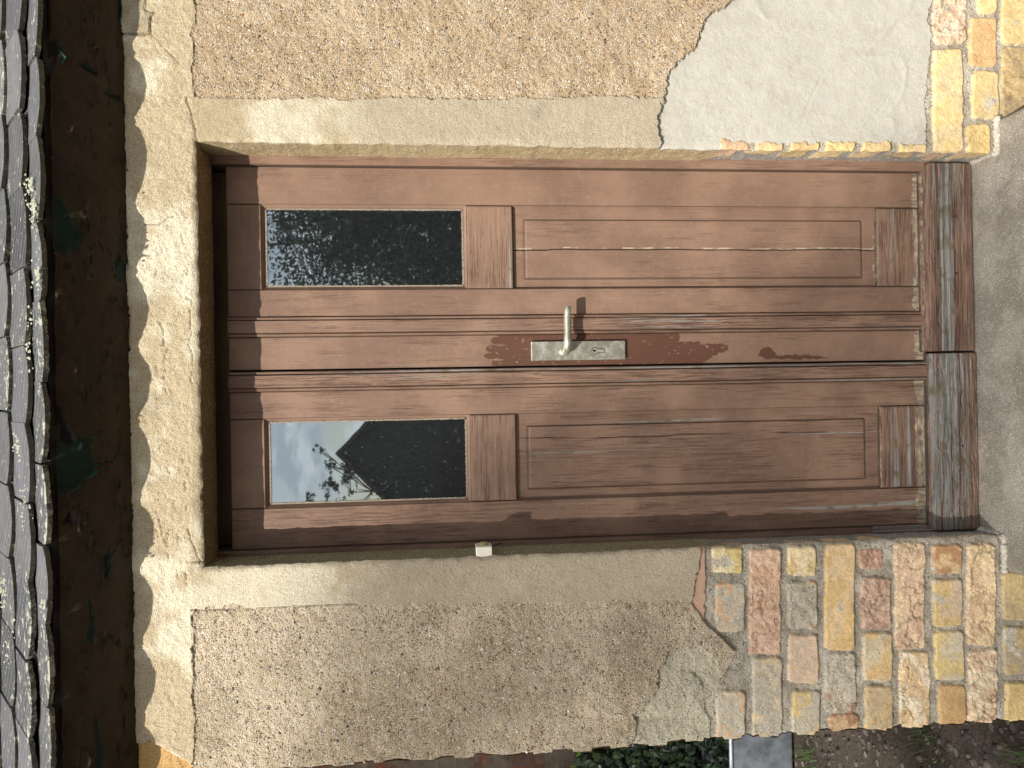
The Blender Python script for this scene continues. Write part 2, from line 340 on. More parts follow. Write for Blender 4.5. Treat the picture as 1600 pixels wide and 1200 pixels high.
# bricks: x0,x1,y0,y1 (photo pixels), face colour, second colour, spalled 0..1, mortar smear 0..1
BR = [(1116, 1163, 857, 897, (232, 214, 158), (205, 178, 92), .3, .45), (1121, 1167, 912, 990, (214, 160, 112), (196, 176, 150), .2, .65),
      (1122, 1168, 1082, 1164, (206, 150, 104), (190, 170, 145), .15, .6), (1173, 1223, 858, 1024, (222, 172, 146), (206, 150, 122), .75, .12),
      (1179, 1226, 1030, 1162, (196, 182, 152), (216, 172, 112), .2, .7), (1234, 1279, 856, 902, (206, 168, 92), (224, 200, 150), .3, .25),
      (1234, 1280, 911, 985, (178, 168, 148), (206, 160, 120), .5, .75), (1235, 1282, 994, 1069, (212, 170, 128), (200, 168, 148), .1, .35),
      (1240, 1285, 1081, 1159, (206, 176, 108), (176, 168, 142), .15, .6), (1292, 1339, 852, 1018, (222, 182, 128), (216, 168, 92), .15, .3),
      (1298, 1344, 1118, 1158, (202, 162, 108), (160, 96, 64), .3, .4), (1292, 1342, 1022, 1116, (160, 146, 128), (140, 96, 84), .6, .92),
      (1345, 1383, 858, 891, (204, 150, 126), (184, 126, 104), .9, .1), (1348, 1396, 904, 985, (168, 120, 106), (192, 148, 130), .9, .15),
      (1353, 1398, 990, 1067, (208, 162, 96), (186, 172, 140), .15, .25), (1355, 1400, 1074, 1146, (206, 168, 102), (178, 150, 108), .35, .3),
      (1402, 1450, 850, 1018, (226, 190, 148), (204, 160, 132), .85, .1), (1410, 1458, 1021, 1139, (220, 178, 126), (232, 212, 184), .85, .1),
      (1462, 1508, 852, 899, (214, 172, 108), (168, 104, 62), .25, .35), (1461, 1508, 906, 981, (206, 168, 94), (190, 160, 130), .1, .3),
      (1465, 1511, 988, 1065, (208, 176, 96), (186, 176, 150), .15, .3), (1470, 1513, 1072, 1148, (190, 138, 74), (178, 124, 66), .1, .05),
      (1515, 1561, 851, 1012, (226, 192, 142), (206, 164, 126), .9, .1), (1517, 1563, 1017, 1141, (212, 170, 134), (226, 202, 168), .9, .2),
      (1571, 1616, 896, 971, (186, 158, 96), (160, 136, 90), .15, .3), (1573, 1618, 980, 1056, (176, 148, 92), (150, 134, 110), .2, .35), (1575, 1620, 1068, 1141, (204, 168, 92), (186, 152, 84), .3, .15),
      (1462, 1509, 73, 236, (226, 190, 112), (204, 176, 124), .15, .15), (1520, 1562, 24, 100, (206, 150, 88), (190, 130, 70), .2, .1), (1523, 1565, 108, 184, (212, 178, 104), (196, 168, 110), .15, .2),
      (1462, 1515, -60, 66, (212, 168, 138), (206, 190, 168), .95, .3), (1530, 1562, -60, 18, (222, 190, 110), (206, 176, 110), .2, .1), (1514, 1553, 192, 240, (226, 190, 104), (206, 170, 90), .5, .05),
      (1568, 1612, -10, 66, (214, 180, 104), (200, 164, 96), .2, .1), (1569, 1612, 70, 182, (176, 144, 84), (140, 116, 78), .5, .3),
      (1408, 1452, 205, 260, (220, 188, 110), (200, 170, 110), .3, .1), (1352, 1396, 205, 260, (222, 190, 120), (200, 166, 100), .3, .1), (1296, 1340, 195, 260, (230, 196, 112), (212, 178, 100), .6, .05),
      (1240, 1284, 205, 260, (206, 168, 96), (190, 150, 90), .3, .1), (1184, 1228, 205, 260, (214, 176, 112), (196, 150, 100), .3, .1), (1128, 1172, 205, 260, (206, 158, 116), (190, 140, 100), .3, .1)]
def pale(c):
    c = np.array(c, float); l = c.mean(); return np.minimum(.72 * (l + (c - l) * .74 + 14) + .28 * np.array([236, 208, 158]), 250)
GXf, GZf, PXf, PYf, Hf, Cf, PEBf, RGHf, REf, SLf, HIf = GX, GZ, PX, PY, H, C, PEB, RGH, region, sliver, hi_
for bi, (x0, x1, y0, y1, ca, cb, sp, sm) in enumerate(BR):
    qx_, qz_ = zip(*[P(u_, v_, 0) for u_ in (x0 - 12, x1 + 12) for v_ in (y0 - 12, y1 + 12)])
    w_ = np.s_[max(0, np.searchsorted(gx, min(qx_))):np.searchsorted(gx, max(qx_)) + 1, max(0, np.searchsorted(gz, min(qz_))):np.searchsorted(gz, max(qz_)) + 1]
    GX, GZ, PX, PY, H, C, PEB, RGH, region, sliver, hi_ = [q_[w_] for q_ in (GXf, GZf, PXf, PYf, Hf, Cf, PEBf, RGHf, REf, SLf, HIf)]
    if GX.size == 0: continue
    ca, cb = pale(ca), pale(cb)
    jx = PX + 3.0 * fbm(GX * 32, GZ * 32, bi, 5); jy = PY + 3.0 * fbm(GX * 32, GZ * 32, bi + 3, 5)
    jx = jx + sp * 2.2 * fbm(GX * 90, GZ * 90, bi + 1, 3); jy = jy + sp * 2.2 * fbm(GX * 90, GZ * 90, bi + 2, 3)
    d = recd(jx, jy, x0, x1, y0, y1, 5 + 4 * random.random())
    mk = (region == 3) & (d > 0) & ~sliver
    if not mk.any(): continue
    n1 = fbm(GX * 28, GZ * 28, bi + 5); n2 = fbm(GX * 60 + 3, GZ * 60, bi + 6)
    k = ss(-.12, .12, n1 + .4 * n2)[..., None]
    c = s2l(ca) * (1 - k) + s2l(cb) * k
    c = c * (1 + .13 * n2[..., None])
    n3 = fbm(GX * 170, GZ * 170, bi + 1, 3); c = c * (1 + .22 * n3[..., None])
    smk = ss(0, .12, fbm(GX * 17 + bi, GZ * 17, bi + 2) + .35 * n2 + (sm - .55) * 1.5)[..., None]
    c = c * (1 - smk) + s2l((192, 182, 162)) * smk * (1 + .15 * n2[..., None])
    ridge = 1 - np.abs(fbm(GX * 20, GZ * 20, bi + 7, 4)) * 2
    cr2 = ss(.90, .99, ridge)                                         # cracks and flaked steps
    c = c * (1 - .45 * sp * cr2[..., None])
    h = -.0062 + .0008 * n1 + .0006 * hi_ + sp * (.0040 * fbm(GX * 16, GZ * 16, bi + 1) + .0040 * fbm(GX * 60, GZ * 60, bi + 2, 3) - .0034 * cr2 + .002 * np.floor(3 * vn(GX * 22, GZ * 22, bi)) / 2 - .002) + .001 * smk[..., 0] * hi_
    h = h + random.uniform(-.0015, .0012)
    e = ss(0, 1.6, d)
    H[mk] = (H * (1 - e) + h * e)[mk]; C[mk] = c[mk]; PEB[mk] = .12 + .3 * smk[..., 0][mk]; RGH[mk] = (.35 + .5 * sp)
GX, GZ, PX, PY, H, C, PEB, RGH, region, sliver, hi_ = GXf, GZf, PXf, PYf, Hf, Cf, PEBf, RGHf, REf, SLf, HIf
mk = sliver; C[mk] = s2l((196, 162, 138)); H[mk] = -.009 + .0005 * md[mk]; PEB[mk] = .05; RGH[mk] = .25
mk = chipR; H[mk] -= .004
# hairline cracks in the smooth frieze and render edge
for (a, b, s_) in ((1195, 1, 3),):
    pass
def crackline(pts, wpx=1.3, depth=.0035, amp=4, seed=0, reg=(0, 1)):
    d = np.full(GX.shape, 1e9); ax = PX + amp * fbm(GX * 40, GZ * 40, seed); ay = PY + amp * fbm(GX * 40, GZ * 40, seed + 1)
    for (x1, y1), (x2, y2) in zip(pts[:-1], pts[1:]):
        L2 = (x2 - x1) ** 2 + (y2 - y1) ** 2; tt = np.clip(((ax - x1) * (x2 - x1) + (ay - y1) * (y2 - y1)) / L2, 0, 1)
        d = np.minimum(d, np.hypot(ax - x1 - tt * (x2 - x1), ay - y1 - tt * (y2 - y1)))
    k = ss(wpx, wpx * .3, d) * np.isin(region, reg)
    H[...] -= depth * k; C[...] *= (1 - .55 * k)[..., None]
crackline([(308, 222), (300, 180), (290, 150)], 1.4, .004, 2, 1)
crackline([(190, 52), (235, 54), (237, 27)], 1.8, .004, 2, 2)
crackline([(240, 55), (260, 80), (280, 100)], .9, .002, 5, 3)
crackline([(228, 350), (248, 350), (262, 340), (272, 338)], 1.3, .003, 4, 4)
crackline([(312, 878), (305, 860), (298, 838), (294, 826)], 1.4, .004, 3, 5)
crackline([(252, 505), (257, 520), (255, 538)], 1.2, .003, 4, 6)
crackline([(243, 800), (250, 818), (258, 850), (262, 872)], 1.2, .003, 5, 7)
crackline([(293, 878), (318, 879)], 1.4, .004, 2, 2)
crackline([(299, 954), (375, 953), (460, 947), (560, 945)], 1.3, .004, 2, 1)
crackline([(301, 954), (300, 990), (303, 1040)], .9, .0012, 4, 2)
crackline([(290, 465), (300, 470), (296, 500), (300, 600)], 1.2, .003, 5, 3)
for q in range(26):
    x = random.uniform(245, 300); y = random.uniform(330, 900); crackline([(x, y), (x + random.uniform(-6, 6), y + random.uniform(8, 26))], 1.0, .0022, 6, q)
# rougher brown mortar lump left on the frieze
mk = (PX < 238) & inpoly(NX2, NY2, [(190, -40), (190, 52), (236, 53), (236, 20), (225, 16), (232, -40)])
H[mk] += .004; C[mk] *= .78
mk = inpoly(NX, NY, [(200, 1165), (240, 1160), (300, 1195), (330, 1260), (200, 1260)]); C[mk] = s2l((196, 160, 108)); H[mk] -= .006
# dirt spots on the pale plaster
sp = ss(.38, .6, fbm(GX * 9, GZ * 9, 1) ) * np.isin(region, (0,)); C *= (1 - .16 * sp)[..., None]
# door opening: worn arris
dx = np.maximum(np.maximum(XL - GX, GX - XR), 0); dz = np.maximum(GZ - ZT, 0)
dist = np.where(GZ > ZT, np.hypot(dx, dz), dx); out = dist < .05
arr = np.exp(-dist / .0045)
H -= .006 * arr * (.6 + .9 * vn(GX * 45, GZ * 45, 2))
wx = .0040 * fbm(GX * 30, GZ * 38, 3) * np.exp(-dist / .02)
wz = .0050 * fbm(GX * 38, GZ * 30, 4) * np.exp(-dist / .02)
# ragged house corner (toothed brick ends)
cy = GX - XC; cf = np.exp(-np.maximum(cy, 0) / .02)
zrow = (GZ - EYE + .6788) / .0932
tooth = .010 * fbm(GZ * 11 + 2, GZ * 0 + 1.5, 2) + .0035 * np.sign(np.sin(zrow * 2 * math.pi)) * ss(.15, .5, vn(GZ * 9, GZ * 0, 1)) + .0025 * fbm(GZ * 60, GZ * 0, 5, 3)
tooth *= ss(EYE + .45, EYE + .1, GZ)
H -= .005 * np.exp(-np.maximum(cy, 0) / .006)
VX = GX + wx + tooth * cf; VZ = GZ + wz * (GZ > ZS + .02)
V = np.stack([VX, -H, VZ], -1).reshape(-1, 3)
FC = gridfaces(len(gx), len(gz))
fi = (FC[:, 0] // len(gz)); fj = FC[:, 0] % len(gz)
cxm = (gx[fi] + gx[fi + 1]) / 2; czm = (gz[fj] + gz[fj + 1]) / 2
hole = (cxm > XL) & (cxm < XR) & (czm > ZS) & (czm < ZT)
rgf = region.reshape(-1)[FC].max(1)
CC = np.clip(C.reshape(-1, 3), .01, .9); FL = dict(peb=PEB.reshape(-1), rough=RGH.reshape(-1))
for rid, nm, lab in ((0, 'smooth_plaster', 'pale yellow smooth plaster band and frieze'), (1, 'pebble_render', 'rough brown render with pebbles'),
                     (2, 'cement_patch', 'smooth light grey cement patch'), (3, 'brickwork', 'bare yellow and pink bricks in grey mortar')):
    v, f, c, fl = submesh(V, FC, (rgf == rid) & ~hole, CC, FL)
    o = link(nm, npmesh(nm, v, f, True, c, fl), WALL, house); o['label'] = lab

# reveals grow out of the wall edge
IX0 = int(np.argmin(abs(gx - XL))); IX1 = int(np.argmin(abs(gx - XR))); JZ0 = int(np.argmin(abs(gz - ZS))); JZ1 = int(np.argmin(abs(gz - ZT)))
VG = V.reshape(len(gx), len(gz), 3); CG = CC.reshape(len(gx), len(gz), 3)
def reveal(name, edge, ecol, nrm, colf, depth=DY + .03, flip=False, lab=None, rough=.55):
    n = 34; s = np.linspace(0, 1, n)[None, :, None]; E = edge[:, None, :]
    Vv = np.repeat(E, n, 1).copy(); Vv[..., 1] = E[..., 1] + (depth - E[..., 1]) * s[..., 0]
    a = edge[:, 2] if abs(nrm[0]) else edge[:, 0]; A = np.repeat(a[:, None], n, 1); B = Vv[..., 1]
    straight = s[..., 0] ** .5
    k = 2 if abs(nrm[2]) else 0; tgt = (ZT if k == 2 else (XL if nrm[0] > 0 else XR))
    Vv[..., k] = Vv[..., k] * (1 - straight) + tgt * straight
    hh = (.0015 * fbm(A * 20, B * 30, 3) + .001 * fbm(A * 90, B * 90, 4, 3)) * ss(0, .1, s[..., 0])
    cc, hx, pb = colf(A, B)
    Vv += np.array(nrm) * (hh + hx * ss(0, .08, s[..., 0]))[..., None]
    e = ss(.0, .06, s)
    cc = cc * e + ecol[:, None, :] * (1 - e)
    me = npmesh(name, Vv.reshape(-1, 3), gridfaces(len(edge), n, flip), True, np.clip(cc, .01, .9).reshape(-1, 3), dict(peb=pb.reshape(-1), rough=np.full(pb.size, rough)))
    o = link(name, me, WALL, house)
    if lab: o['label'] = lab
zb = EYE - .6788
def cf_side(right):
    def f(A, B):
        md = fbm(A * 25, B * 30, 2); lo = fbm(A * 5, B * 8, 3)
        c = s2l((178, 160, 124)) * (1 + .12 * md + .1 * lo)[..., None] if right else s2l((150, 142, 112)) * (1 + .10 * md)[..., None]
        low = ss(zb + .02, zb - .04, A + .02 * fbm(A * 12, B * 12, 1))
        row = (zb + .005 - A) / .0933; fr = row - np.floor(row); j = (ss(.0, .06, fr) * ss(.82, .74, fr))
        j = j * ss(0, .25, vn(np.floor(row) * 3.7, B * 0 + 4, 3) + .2)
        cov = ss(.0, .2, fbm(A * 14, B * 14, 4) + (B - (.058 if right else .035)) * 16)              # grey mortar washed over the inner half
        idx = np.floor(row).astype(int) % 6
        pal = np.array([s2l(q) for q in ((200, 170, 142), (206, 182, 142), (196, 172, 128), (216, 192, 146), (208, 182, 142), (200, 174, 132))])
        bc = pal[idx] * (1 + .15 * md)[..., None]
        mort = s2l((150, 146, 138)) * (1 + .15 * md)[..., None]
        kk = (j * (1 - cov))[..., None]
        lc = bc * kk + mort * (1 - kk)
        L = low[..., None]
        return c * (1 - L) + lc * L, low * (-.004 + .003 * kk[..., 0] + .002 * fbm(A * 40, B * 40, 5)), .3 + 0 * A
    return f
def cf_top(A, B):
    md = fbm(A * 40, B * 12, 2)
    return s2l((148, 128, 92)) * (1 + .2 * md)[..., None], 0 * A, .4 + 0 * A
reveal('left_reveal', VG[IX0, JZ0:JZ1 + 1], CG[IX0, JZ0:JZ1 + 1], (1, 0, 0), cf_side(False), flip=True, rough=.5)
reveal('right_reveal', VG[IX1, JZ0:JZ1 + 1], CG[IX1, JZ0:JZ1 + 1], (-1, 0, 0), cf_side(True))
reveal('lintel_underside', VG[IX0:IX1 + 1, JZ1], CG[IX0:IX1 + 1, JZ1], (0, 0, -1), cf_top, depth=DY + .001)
for o in house.children:
    if o.name.endswith('_reveal'): o.name = 'reveal'; o.data.name = 'reveal'

# side wall of the house beyond the corner, plus dark rooms behind the face
edge = VG[0]; n = 30; s = np.concatenate([np.linspace(0, .12, 14), np.linspace(.14, 5, 16)])
SV = np.repeat(edge[:, None, :], n, 1).copy(); SV[..., 1] = edge[:, None, 1] + s[None]
A = np.repeat(edge[:, 2][:, None], n, 1); B = SV[..., 1]
SV[..., 0] = SV[..., 0] * np.exp(-s / .04)[None] + XC * (1 - np.exp(-s / .04)[None]) + .004 * fbm(A * 20, B * 20, 2)
row = (A - zb) / .0933; fr = row - np.floor(row); colu = B / .125 + .5 * (np.floor(row) % 2); fc = colu - np.floor(colu)
bm_ = ss(0, .1, fr) * ss(1, .9, fr + .2) * ss(0, .06, fc) * ss(1, .94, fc + .06)
cc = s2l((190, 158, 116)) * bm_[..., None] + s2l((150, 144, 128)) * (1 - bm_[..., None]); cc = cc * (1 + .2 * fbm(A * 20, B * 20, 1))[..., None]
SV[..., 0] -= .003 * bm_
o = link('side_wall', npmesh('side_wall', SV.reshape(-1, 3), gridfaces(len(edge), n, True), True, np.clip(cc, .01, .9).reshape(-1, 3), dict(peb=np.full(A.size, .3), rough=np.full(A.size, .8))), WALL, house)
o['label'] = 'brick end wall running back from the corner'
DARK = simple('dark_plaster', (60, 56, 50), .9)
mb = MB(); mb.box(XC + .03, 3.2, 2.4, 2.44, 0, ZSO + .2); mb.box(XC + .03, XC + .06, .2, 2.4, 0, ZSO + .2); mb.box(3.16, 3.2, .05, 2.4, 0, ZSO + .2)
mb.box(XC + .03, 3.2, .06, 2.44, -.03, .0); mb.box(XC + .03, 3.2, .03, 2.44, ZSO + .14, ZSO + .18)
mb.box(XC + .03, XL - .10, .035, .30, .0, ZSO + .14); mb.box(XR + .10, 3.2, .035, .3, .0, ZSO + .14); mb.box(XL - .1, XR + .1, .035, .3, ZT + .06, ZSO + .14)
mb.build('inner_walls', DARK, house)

# loose larger pebbles standing out of the render
pm = NM('pebble_stone'); PEBM = pm.fin(pm.attr('col'), .7, pm.noise(pm.coord(), 500, 3), .3, .0004)
def pebbles(n, test, ymin, ymax, xmin, xmax, smin, smax):
    Vs = []; Fs = []; Cs = []
    phi = (1 + 5 ** .5) / 2
    ico = np.array([(-1, phi, 0), (1, phi, 0), (-1, -phi, 0), (1, -phi, 0), (0, -1, phi), (0, 1, phi), (0, -1, -phi), (0, 1, -phi), (phi, 0, -1), (phi, 0, 1), (-phi, 0, -1), (-phi, 0, 1)]) / 1.9
    icf = np.array([(0, 11, 5), (0, 5, 1), (0, 1, 7), (0, 7, 10), (0, 10, 11), (1, 5, 9), (5, 11, 4), (11, 10, 2), (10, 7, 6), (7, 1, 8), (3, 9, 4), (3, 4, 2), (3, 2, 6), (3, 6, 8), (3, 8, 9), (4, 9, 5), (2, 4, 11), (6, 2, 10), (8, 6, 7), (9, 8, 1)])
    pal = [(236, 230, 216), (220, 208, 188), (196, 186, 172), (112, 108, 104), (84, 80, 80), (150, 128, 112), (210, 198, 180), (120, 112, 108), (206, 176, 140), (160, 110, 90)]
    k = 0
    while k < n:
        px = random.uniform(xmin, xmax); py = random.uniform(ymin, ymax); x, z = P(px, py, 0)
        i = np.searchsorted(gx, x); j = np.searchsorted(gz, z)
        if i <= 0 or j <= 0 or i >= len(gx) or j >= len(gz) or region[i, j] != test: k += .2; continue
        r = smin + (smax - smin) * random.random() ** 3.2
        a = random.random() * 6.28; ca, sa = math.cos(a), math.sin(a); e = random.uniform(.6, 1)
        p = ico * (1 + .2 * np.random.RandomState(int(k * 7)).rand(12, 1)); p = p * np.array([r, r * .55, r * e]); q = p.copy(); q[:, 0] = p[:, 0] * ca - p[:, 2] * sa; q[:, 2] = p[:, 0] * sa + p[:, 2] * ca
        q += np.array([x, -H[i, j] + r * .05, z]); Vs.append(q); Fs.append(icf + 12 * len(Fs)); c = s2l(random.choice(pal)) * random.uniform(.7, 1.0); Cs.append(np.repeat(c[None], 12, 0)); k += 1
    return np.vstack(Vs), np.vstack(Fs), np.vstack(Cs)
v1, f1, c1 = pebbles(900, 1, 955, 1198, 300, 1130, .0012, .0045); v2, f2, c2 = pebbles(420, 1, 0, 152, 300, 1130, .0012, .0042)
o = link('pebbles', npmesh('pebbles', np.vstack([v1, v2]), np.vstack([f1, f2 + len(v1)]), True, np.vstack([c1, c2])), PEBM, house); o['kind'] = 'stuff'

# ------------------------------------------------------------------ wooden doors
def gdirt(s):
    d = np.minimum(s, 1 - s); return ss(.145, .16, d) * ss(.21, .19, d)
def board(name, parent, x0, x1, z0, z1, y, t=.03, grain='z', wear=0.2, rough=.0006, bev=.0016, prof=None, res=(.002, .005), fx=None, lab=None, edgew=0):
    def ax(a, b, st):
        L = b - a; n = max(2, int(L / st)); q = list(np.linspace(a + .003, b - .003, n)); return np.array([a, a + .0006, a + .0015] + q + [b - .0015, b - .0006, b])
    rx, rz = (res if grain == 'z' else res[::-1])
    ux = ax(x0, x1, rx); uz = ax(z0, z1, rz); X, Z = np.meshgrid(ux, uz, indexing='ij')
    a, l = (X, Z) if grain == 'z' else (Z, X)
    s = random.randint(0, 7); o1 = random.random() * 50
    g = fbm(a * 160 + o1, l * 5, s, 3); g2 = fbm(a * 45 + o1, l * 3, s + 1, 3)
    crk = ss(.10, 0, np.abs(fbm(a * 40 + o1, l * 2.2, s + 2, 3))) * ss(0, .3, fbm(a * 12, l * 4 + o1, s + 3) + wear * .9 - .35)
    W = np.full(X.shape, wear, float) + .25 * fbm(X * 7, Z * 5, s + 2) * .5
    ed = np.minimum(np.minimum(X - x0, x1 - X), np.minimum(Z - z0, z1 - Z))
    W += edgew * np.exp(-ed / .004)
    h = rough * (g * .7 + g2) * (.3 + wear * 1.6) - .0016 * crk * wear
    h -= bev * np.clip(1 - ed / bev, 0, 1) ** 2
    D = np.zeros_like(X); Bm = np.zeros_like(X)
    if prof is not None: h = h + prof((X - x0) / (x1 - x0) if grain == 'z' else (Z - z0) / (z1 - z0))
    DT = .75 * ss(.0019, .0007, ed)
    if prof is not None: DT = np.maximum(DT, .8 * gdirt((X - x0) / (x1 - x0) if grain == 'z' else 0 * X))
    if fx is not None:
        r = fx(X, Z); h = h + r.get('h', 0); W = W + r.get('wear', 0); D = D + r.get('dark', 0); Bm = Bm + r.get('bare', 0); DT = np.maximum(DT, r.get('dirt', 0 * X))
    nu, nv = X.shape
    front = np.stack([X, y - h, Z], -1).reshape(-1, 3); fc = gridfaces(nu, nv)
    idx = np.arange(nu * nv).reshape(nu, nv)
    ring = np.concatenate([idx[:-1, 0], idx[-1, :-1], idx[:0:-1, -1], idx[0, :0:-1]])
    back = front[ring].copy(); back[:, 1] = y + t; nb = len(ring); b0 = len(front)
    q = np.arange(nb); side = np.stack([ring, b0 + q, b0 + (q + 1) % nb, ring[(q + 1) % nb]], -1)
    side = side[:, ::1]
    Vv = np.vstack([front, back]); ex = lambda A: np.concatenate([A.reshape(-1), A.reshape(-1)[ring]])
    me = npmesh(name, Vv, np.vstack([fc, side]), True, None, dict(wear=ex(np.clip(W, 0, 1.2)), dark=ex(np.clip(D, 0, 1)), bare=ex(Bm), dirt=ex(DT)))
    o = link(name, me, WZ if grain == 'z' else WX, parent)
    if lab: o['label'] = lab
    return o
Zp = lambda px: P(px, 600, DY)[1]
Z_TOPG, Z_BOTG, Z_RAIL, Z_PANB, Z_LEAFB, Z_SILL = Zp(412), Zp(733), Zp(805), Zp(1374), Zp(1426), Zp(1440)
zfr = ZT + .03
# frame
frame = board('door_frame', house, XR - .022, XR + .03, ZS - .01, zfr, DY - .015, .06, 'z', .35, lab='narrow brown door frame strip, right side')
board('door_frame', house, XL - .03, XL + .0135, ZS - .01, zfr, DY - .012, .06, 'z', .45, lab='narrow brown door frame strip, left side')
board('door_frame', house, XL + .0137, XR - .0222, Zp(352), zfr, DY + .055, .03, 'x', .2, lab='brown head of the door frame in the shade')
def leaf(name, xo, x1g, x0g, xi, lab):
    """a door leaf from its outer stile xo to its inner stile xi, glass between x0g and x1g"""
    L = bpy.data.objects.new(name, None); COL.objects.link(L); L.parent = house; L['label'] = lab; L.empty_display_size = .1
    return L
XA = dict(ro=.5403, rg1=.4485, rg0=.2396, ri=.1736, s1=.1240, lb=.0445, s2=-.0087, lg1=-.0745, lg0=-.2925, lo=-.3903)
Zh = Zp(358)
def tail(X, Z):   # bare weathered strip where the boards meet the weatherboard
    d = Z - Z_LEAFB
    return dict(bare=.62 * ss(.002, -.010, d + .010 * fbm(X * 30, Z * 20, 3)), wear=.22 * ss(.10, 0, d))
rl = leaf('door_leaf', XA['ro'], XA['rg1'], XA['rg0'], XA['ri'], 'right leaf with the metal handle')
ll = leaf('door_leaf', XA['lg1'], 0, 0, 0, 'left leaf with sky reflected in its window')
def knots(seed):
    def f(X, Z):
        r = tail(X, Z); return r
    return f
Z0 = Z_SILL - .012
for L, a, b, c, d, wv in ((rl, XA['ro'], XA['rg1'], XA['rg0'], XA['ri'], .12), (ll, XA['s2'], XA['lg1'], XA['lg0'], XA['lo'], .34)):
    hi, h1, h0, lo_ = a, b, c, d
    lo_w = 0
    board('stile', L, h1, hi, Z0, Zh, DY, .035, 'z', wv, fx=tail)
    board('stile', L, lo_, h0, Z0, Zh, DY, .035, 'z', wv + .12, fx=tail)
    g = .0006
    board('rail', L, h0 + g, h1 - g, Z_TOPG, Zh, DY + .0006, .035, 'x', .1)
    board('rail', L, h0 + g, h1 - g, Z_RAIL, Z_BOTG, DY + .0004, .035, 'x', wv * .4 + .32, rough=.0009, bev=.003)
    board('rail', L, h0 + g, h1 - g, Z0, Z_PANB, DY + .0002, .035, 'x', wv * .4 + .30, rough=.0009, bev=.005, fx=lambda X, Z: dict(bare=.5 * ss(Z_PANB - .010, Z_PANB - .002, Z) + tail(X, Z)['bare'], wear=.2))
    # lower panel with its incised field and drying crack
    fx0, fx1 = h0 + .028, h1 - .034; fz1, fz0 = Zp(825), Zp(1353)
    def pan(X, Z, L=L, h0=h0, h1=h1, fx0=fx0, fx1=fx1, fz0=fz0, fz1=fz1):
        dd = np.minimum(np.minimum(X - fx0, fx1 - X), np.minimum(Z - fz0, fz1 - Z))
        inside = ss(-.0008, .0008, dd)
        h = .0026 * inside - .0024 * ss(.0026, .0012, abs(dd + .0012))
        if L is rl:
            xc = (P(0, 389, DY)[0]) + .0035 * fbm(Z * 14, Z * 0, 2, 3) ; k = ss(.0018, .0006, abs(X - xc)); k2 = ss(.0050, .0020, abs(X - xc - .0016)) * ss(-.25, 0, fbm(Z * 26, X * 0, 4, 4) + .08)
            h = h - .006 * k; bare = 1.0 * k2 * (1 - k)
        else:
            xc = P(0, 705, DY)[0] + .006 * fbm(Z * 5, Z * 0, 2, 3); k = ss(.0014, .0004, abs(X - xc)) * ss(-.2, .1, fbm(Z * 6, Z * 0, 5)); h = h - .004 * k; bare = 0 * X
        e = np.minimum(np.minimum(X - h0, h1 - X), Z - Z_PANB)
        bare = bare + .5 * ss(.010, .002, Z - Z_PANB + .006 * fbm(X * 60, Z * 40, 1)) * (1 if L is rl else .5) + .35 * ss(.004, 0, np.minimum(X - h0, h1 - X))
        return dict(h=h, bare=bare, dark=.35 * k, dirt=np.maximum(.55 * ss(.0026, .0012, abs(dd + .0012)), .9 * k) * 1.0 + .6 * ss(.0062, .0045, np.minimum(X - h0, h1 - X) + .004))
    board('panel', L, h0 - .004, h1 + .004, Z_PANB - .004, Z_RAIL + .004, DY + .0125, .01, 'z', wv + .08, res=(.0012, .003), fx=pan)
    # sloping mouldings that hold the glass, and around the panel
    gy = DY + .013
    mb = MB(); w1 = .0085
    for (xa, xb, za, zb_) in ((h0, h1, Z_BOTG, Z_TOPG),):
        Vv = [(xa, DY + .001, za), (xb, DY + .001, za), (xb, DY + .001, zb_), (xa, DY + .001, zb_), (xa + w1, gy, za + w1), (xb - w1, gy, za + w1), (xb - w1, gy, zb_ - w1), (xa + w1, gy, zb_ - w1)]
        mb.add(Vv, [(0, 1, 5, 4), (1, 2, 6, 5), (2, 3, 7, 6), (3, 0, 4, 7)])
    for (xa, xb, za, zb_) in ((h0, h1, Z_PANB, Z_RAIL),):
        w2 = .0045; Vv = [(xa - .001, DY + .001, za), (xb + .001, DY + .001, za), (xb + .001, DY + .001, zb_), (xa - .001, DY + .001, zb_), (xa + w2, gy + .002, za + .002), (xb - w2, gy + .002, za + .002), (xb - w2, gy + .002, zb_ - .001), (xa + w2, gy + .002, zb_ - .001)]
        mb.add(Vv, [(1, 2, 6, 5), (3, 0, 4, 7)])
    mb.build('glazing_bead', WZ, L)
    # glass
    mb = MB(); mb.box(h0 + .004, h1 - .004, gy - .001, gy + .003, Z_BOTG + .004, Z_TOPG - .004)
    pane = mb.build('window_pane', None, L); pane.data.materials.append(bpy.data.materials.get('old_glass') or (lambda: None)() or bpy.data.materials.new('old_glass'))
    # putty line
    mb = MB(); x0_, x1_, z0_, z1_ = h0 + w1, h1 - w1, Z_BOTG + w1, Z_TOPG - w1
    def run(a, b, ax_):
        nseg = int((b - a) / .004)
        for i in range(nseg):
            u = a + (b - a) * i / nseg; u2 = a + (b - a) * (i + 1) / nseg; yield u, u2
    for zc, sg in ((z0_, 1), (z1_, -1)):
        for u, u2 in run(x0_, x1_, 0):
            th = .0016 + .0016 * random.random(); mb.box(u, u2, gy - .0035, gy, min(zc, zc + sg * th) - .001, max(zc, zc + sg * th) + .001)
    for xc, sg in ((x0_, 1), (x1_, -1)):
        for u, u2 in run(z0_, z1_, 0):
            th = .0012 + .0013 * random.random(); mb.box(min(xc, xc + sg * th) - .001, max(xc, xc + sg * th) + .001, gy - .0035, gy, u, u2)
    mb.build('putty', simple('old_putty', (140, 128, 112), .85, 0, 200, .35), L)

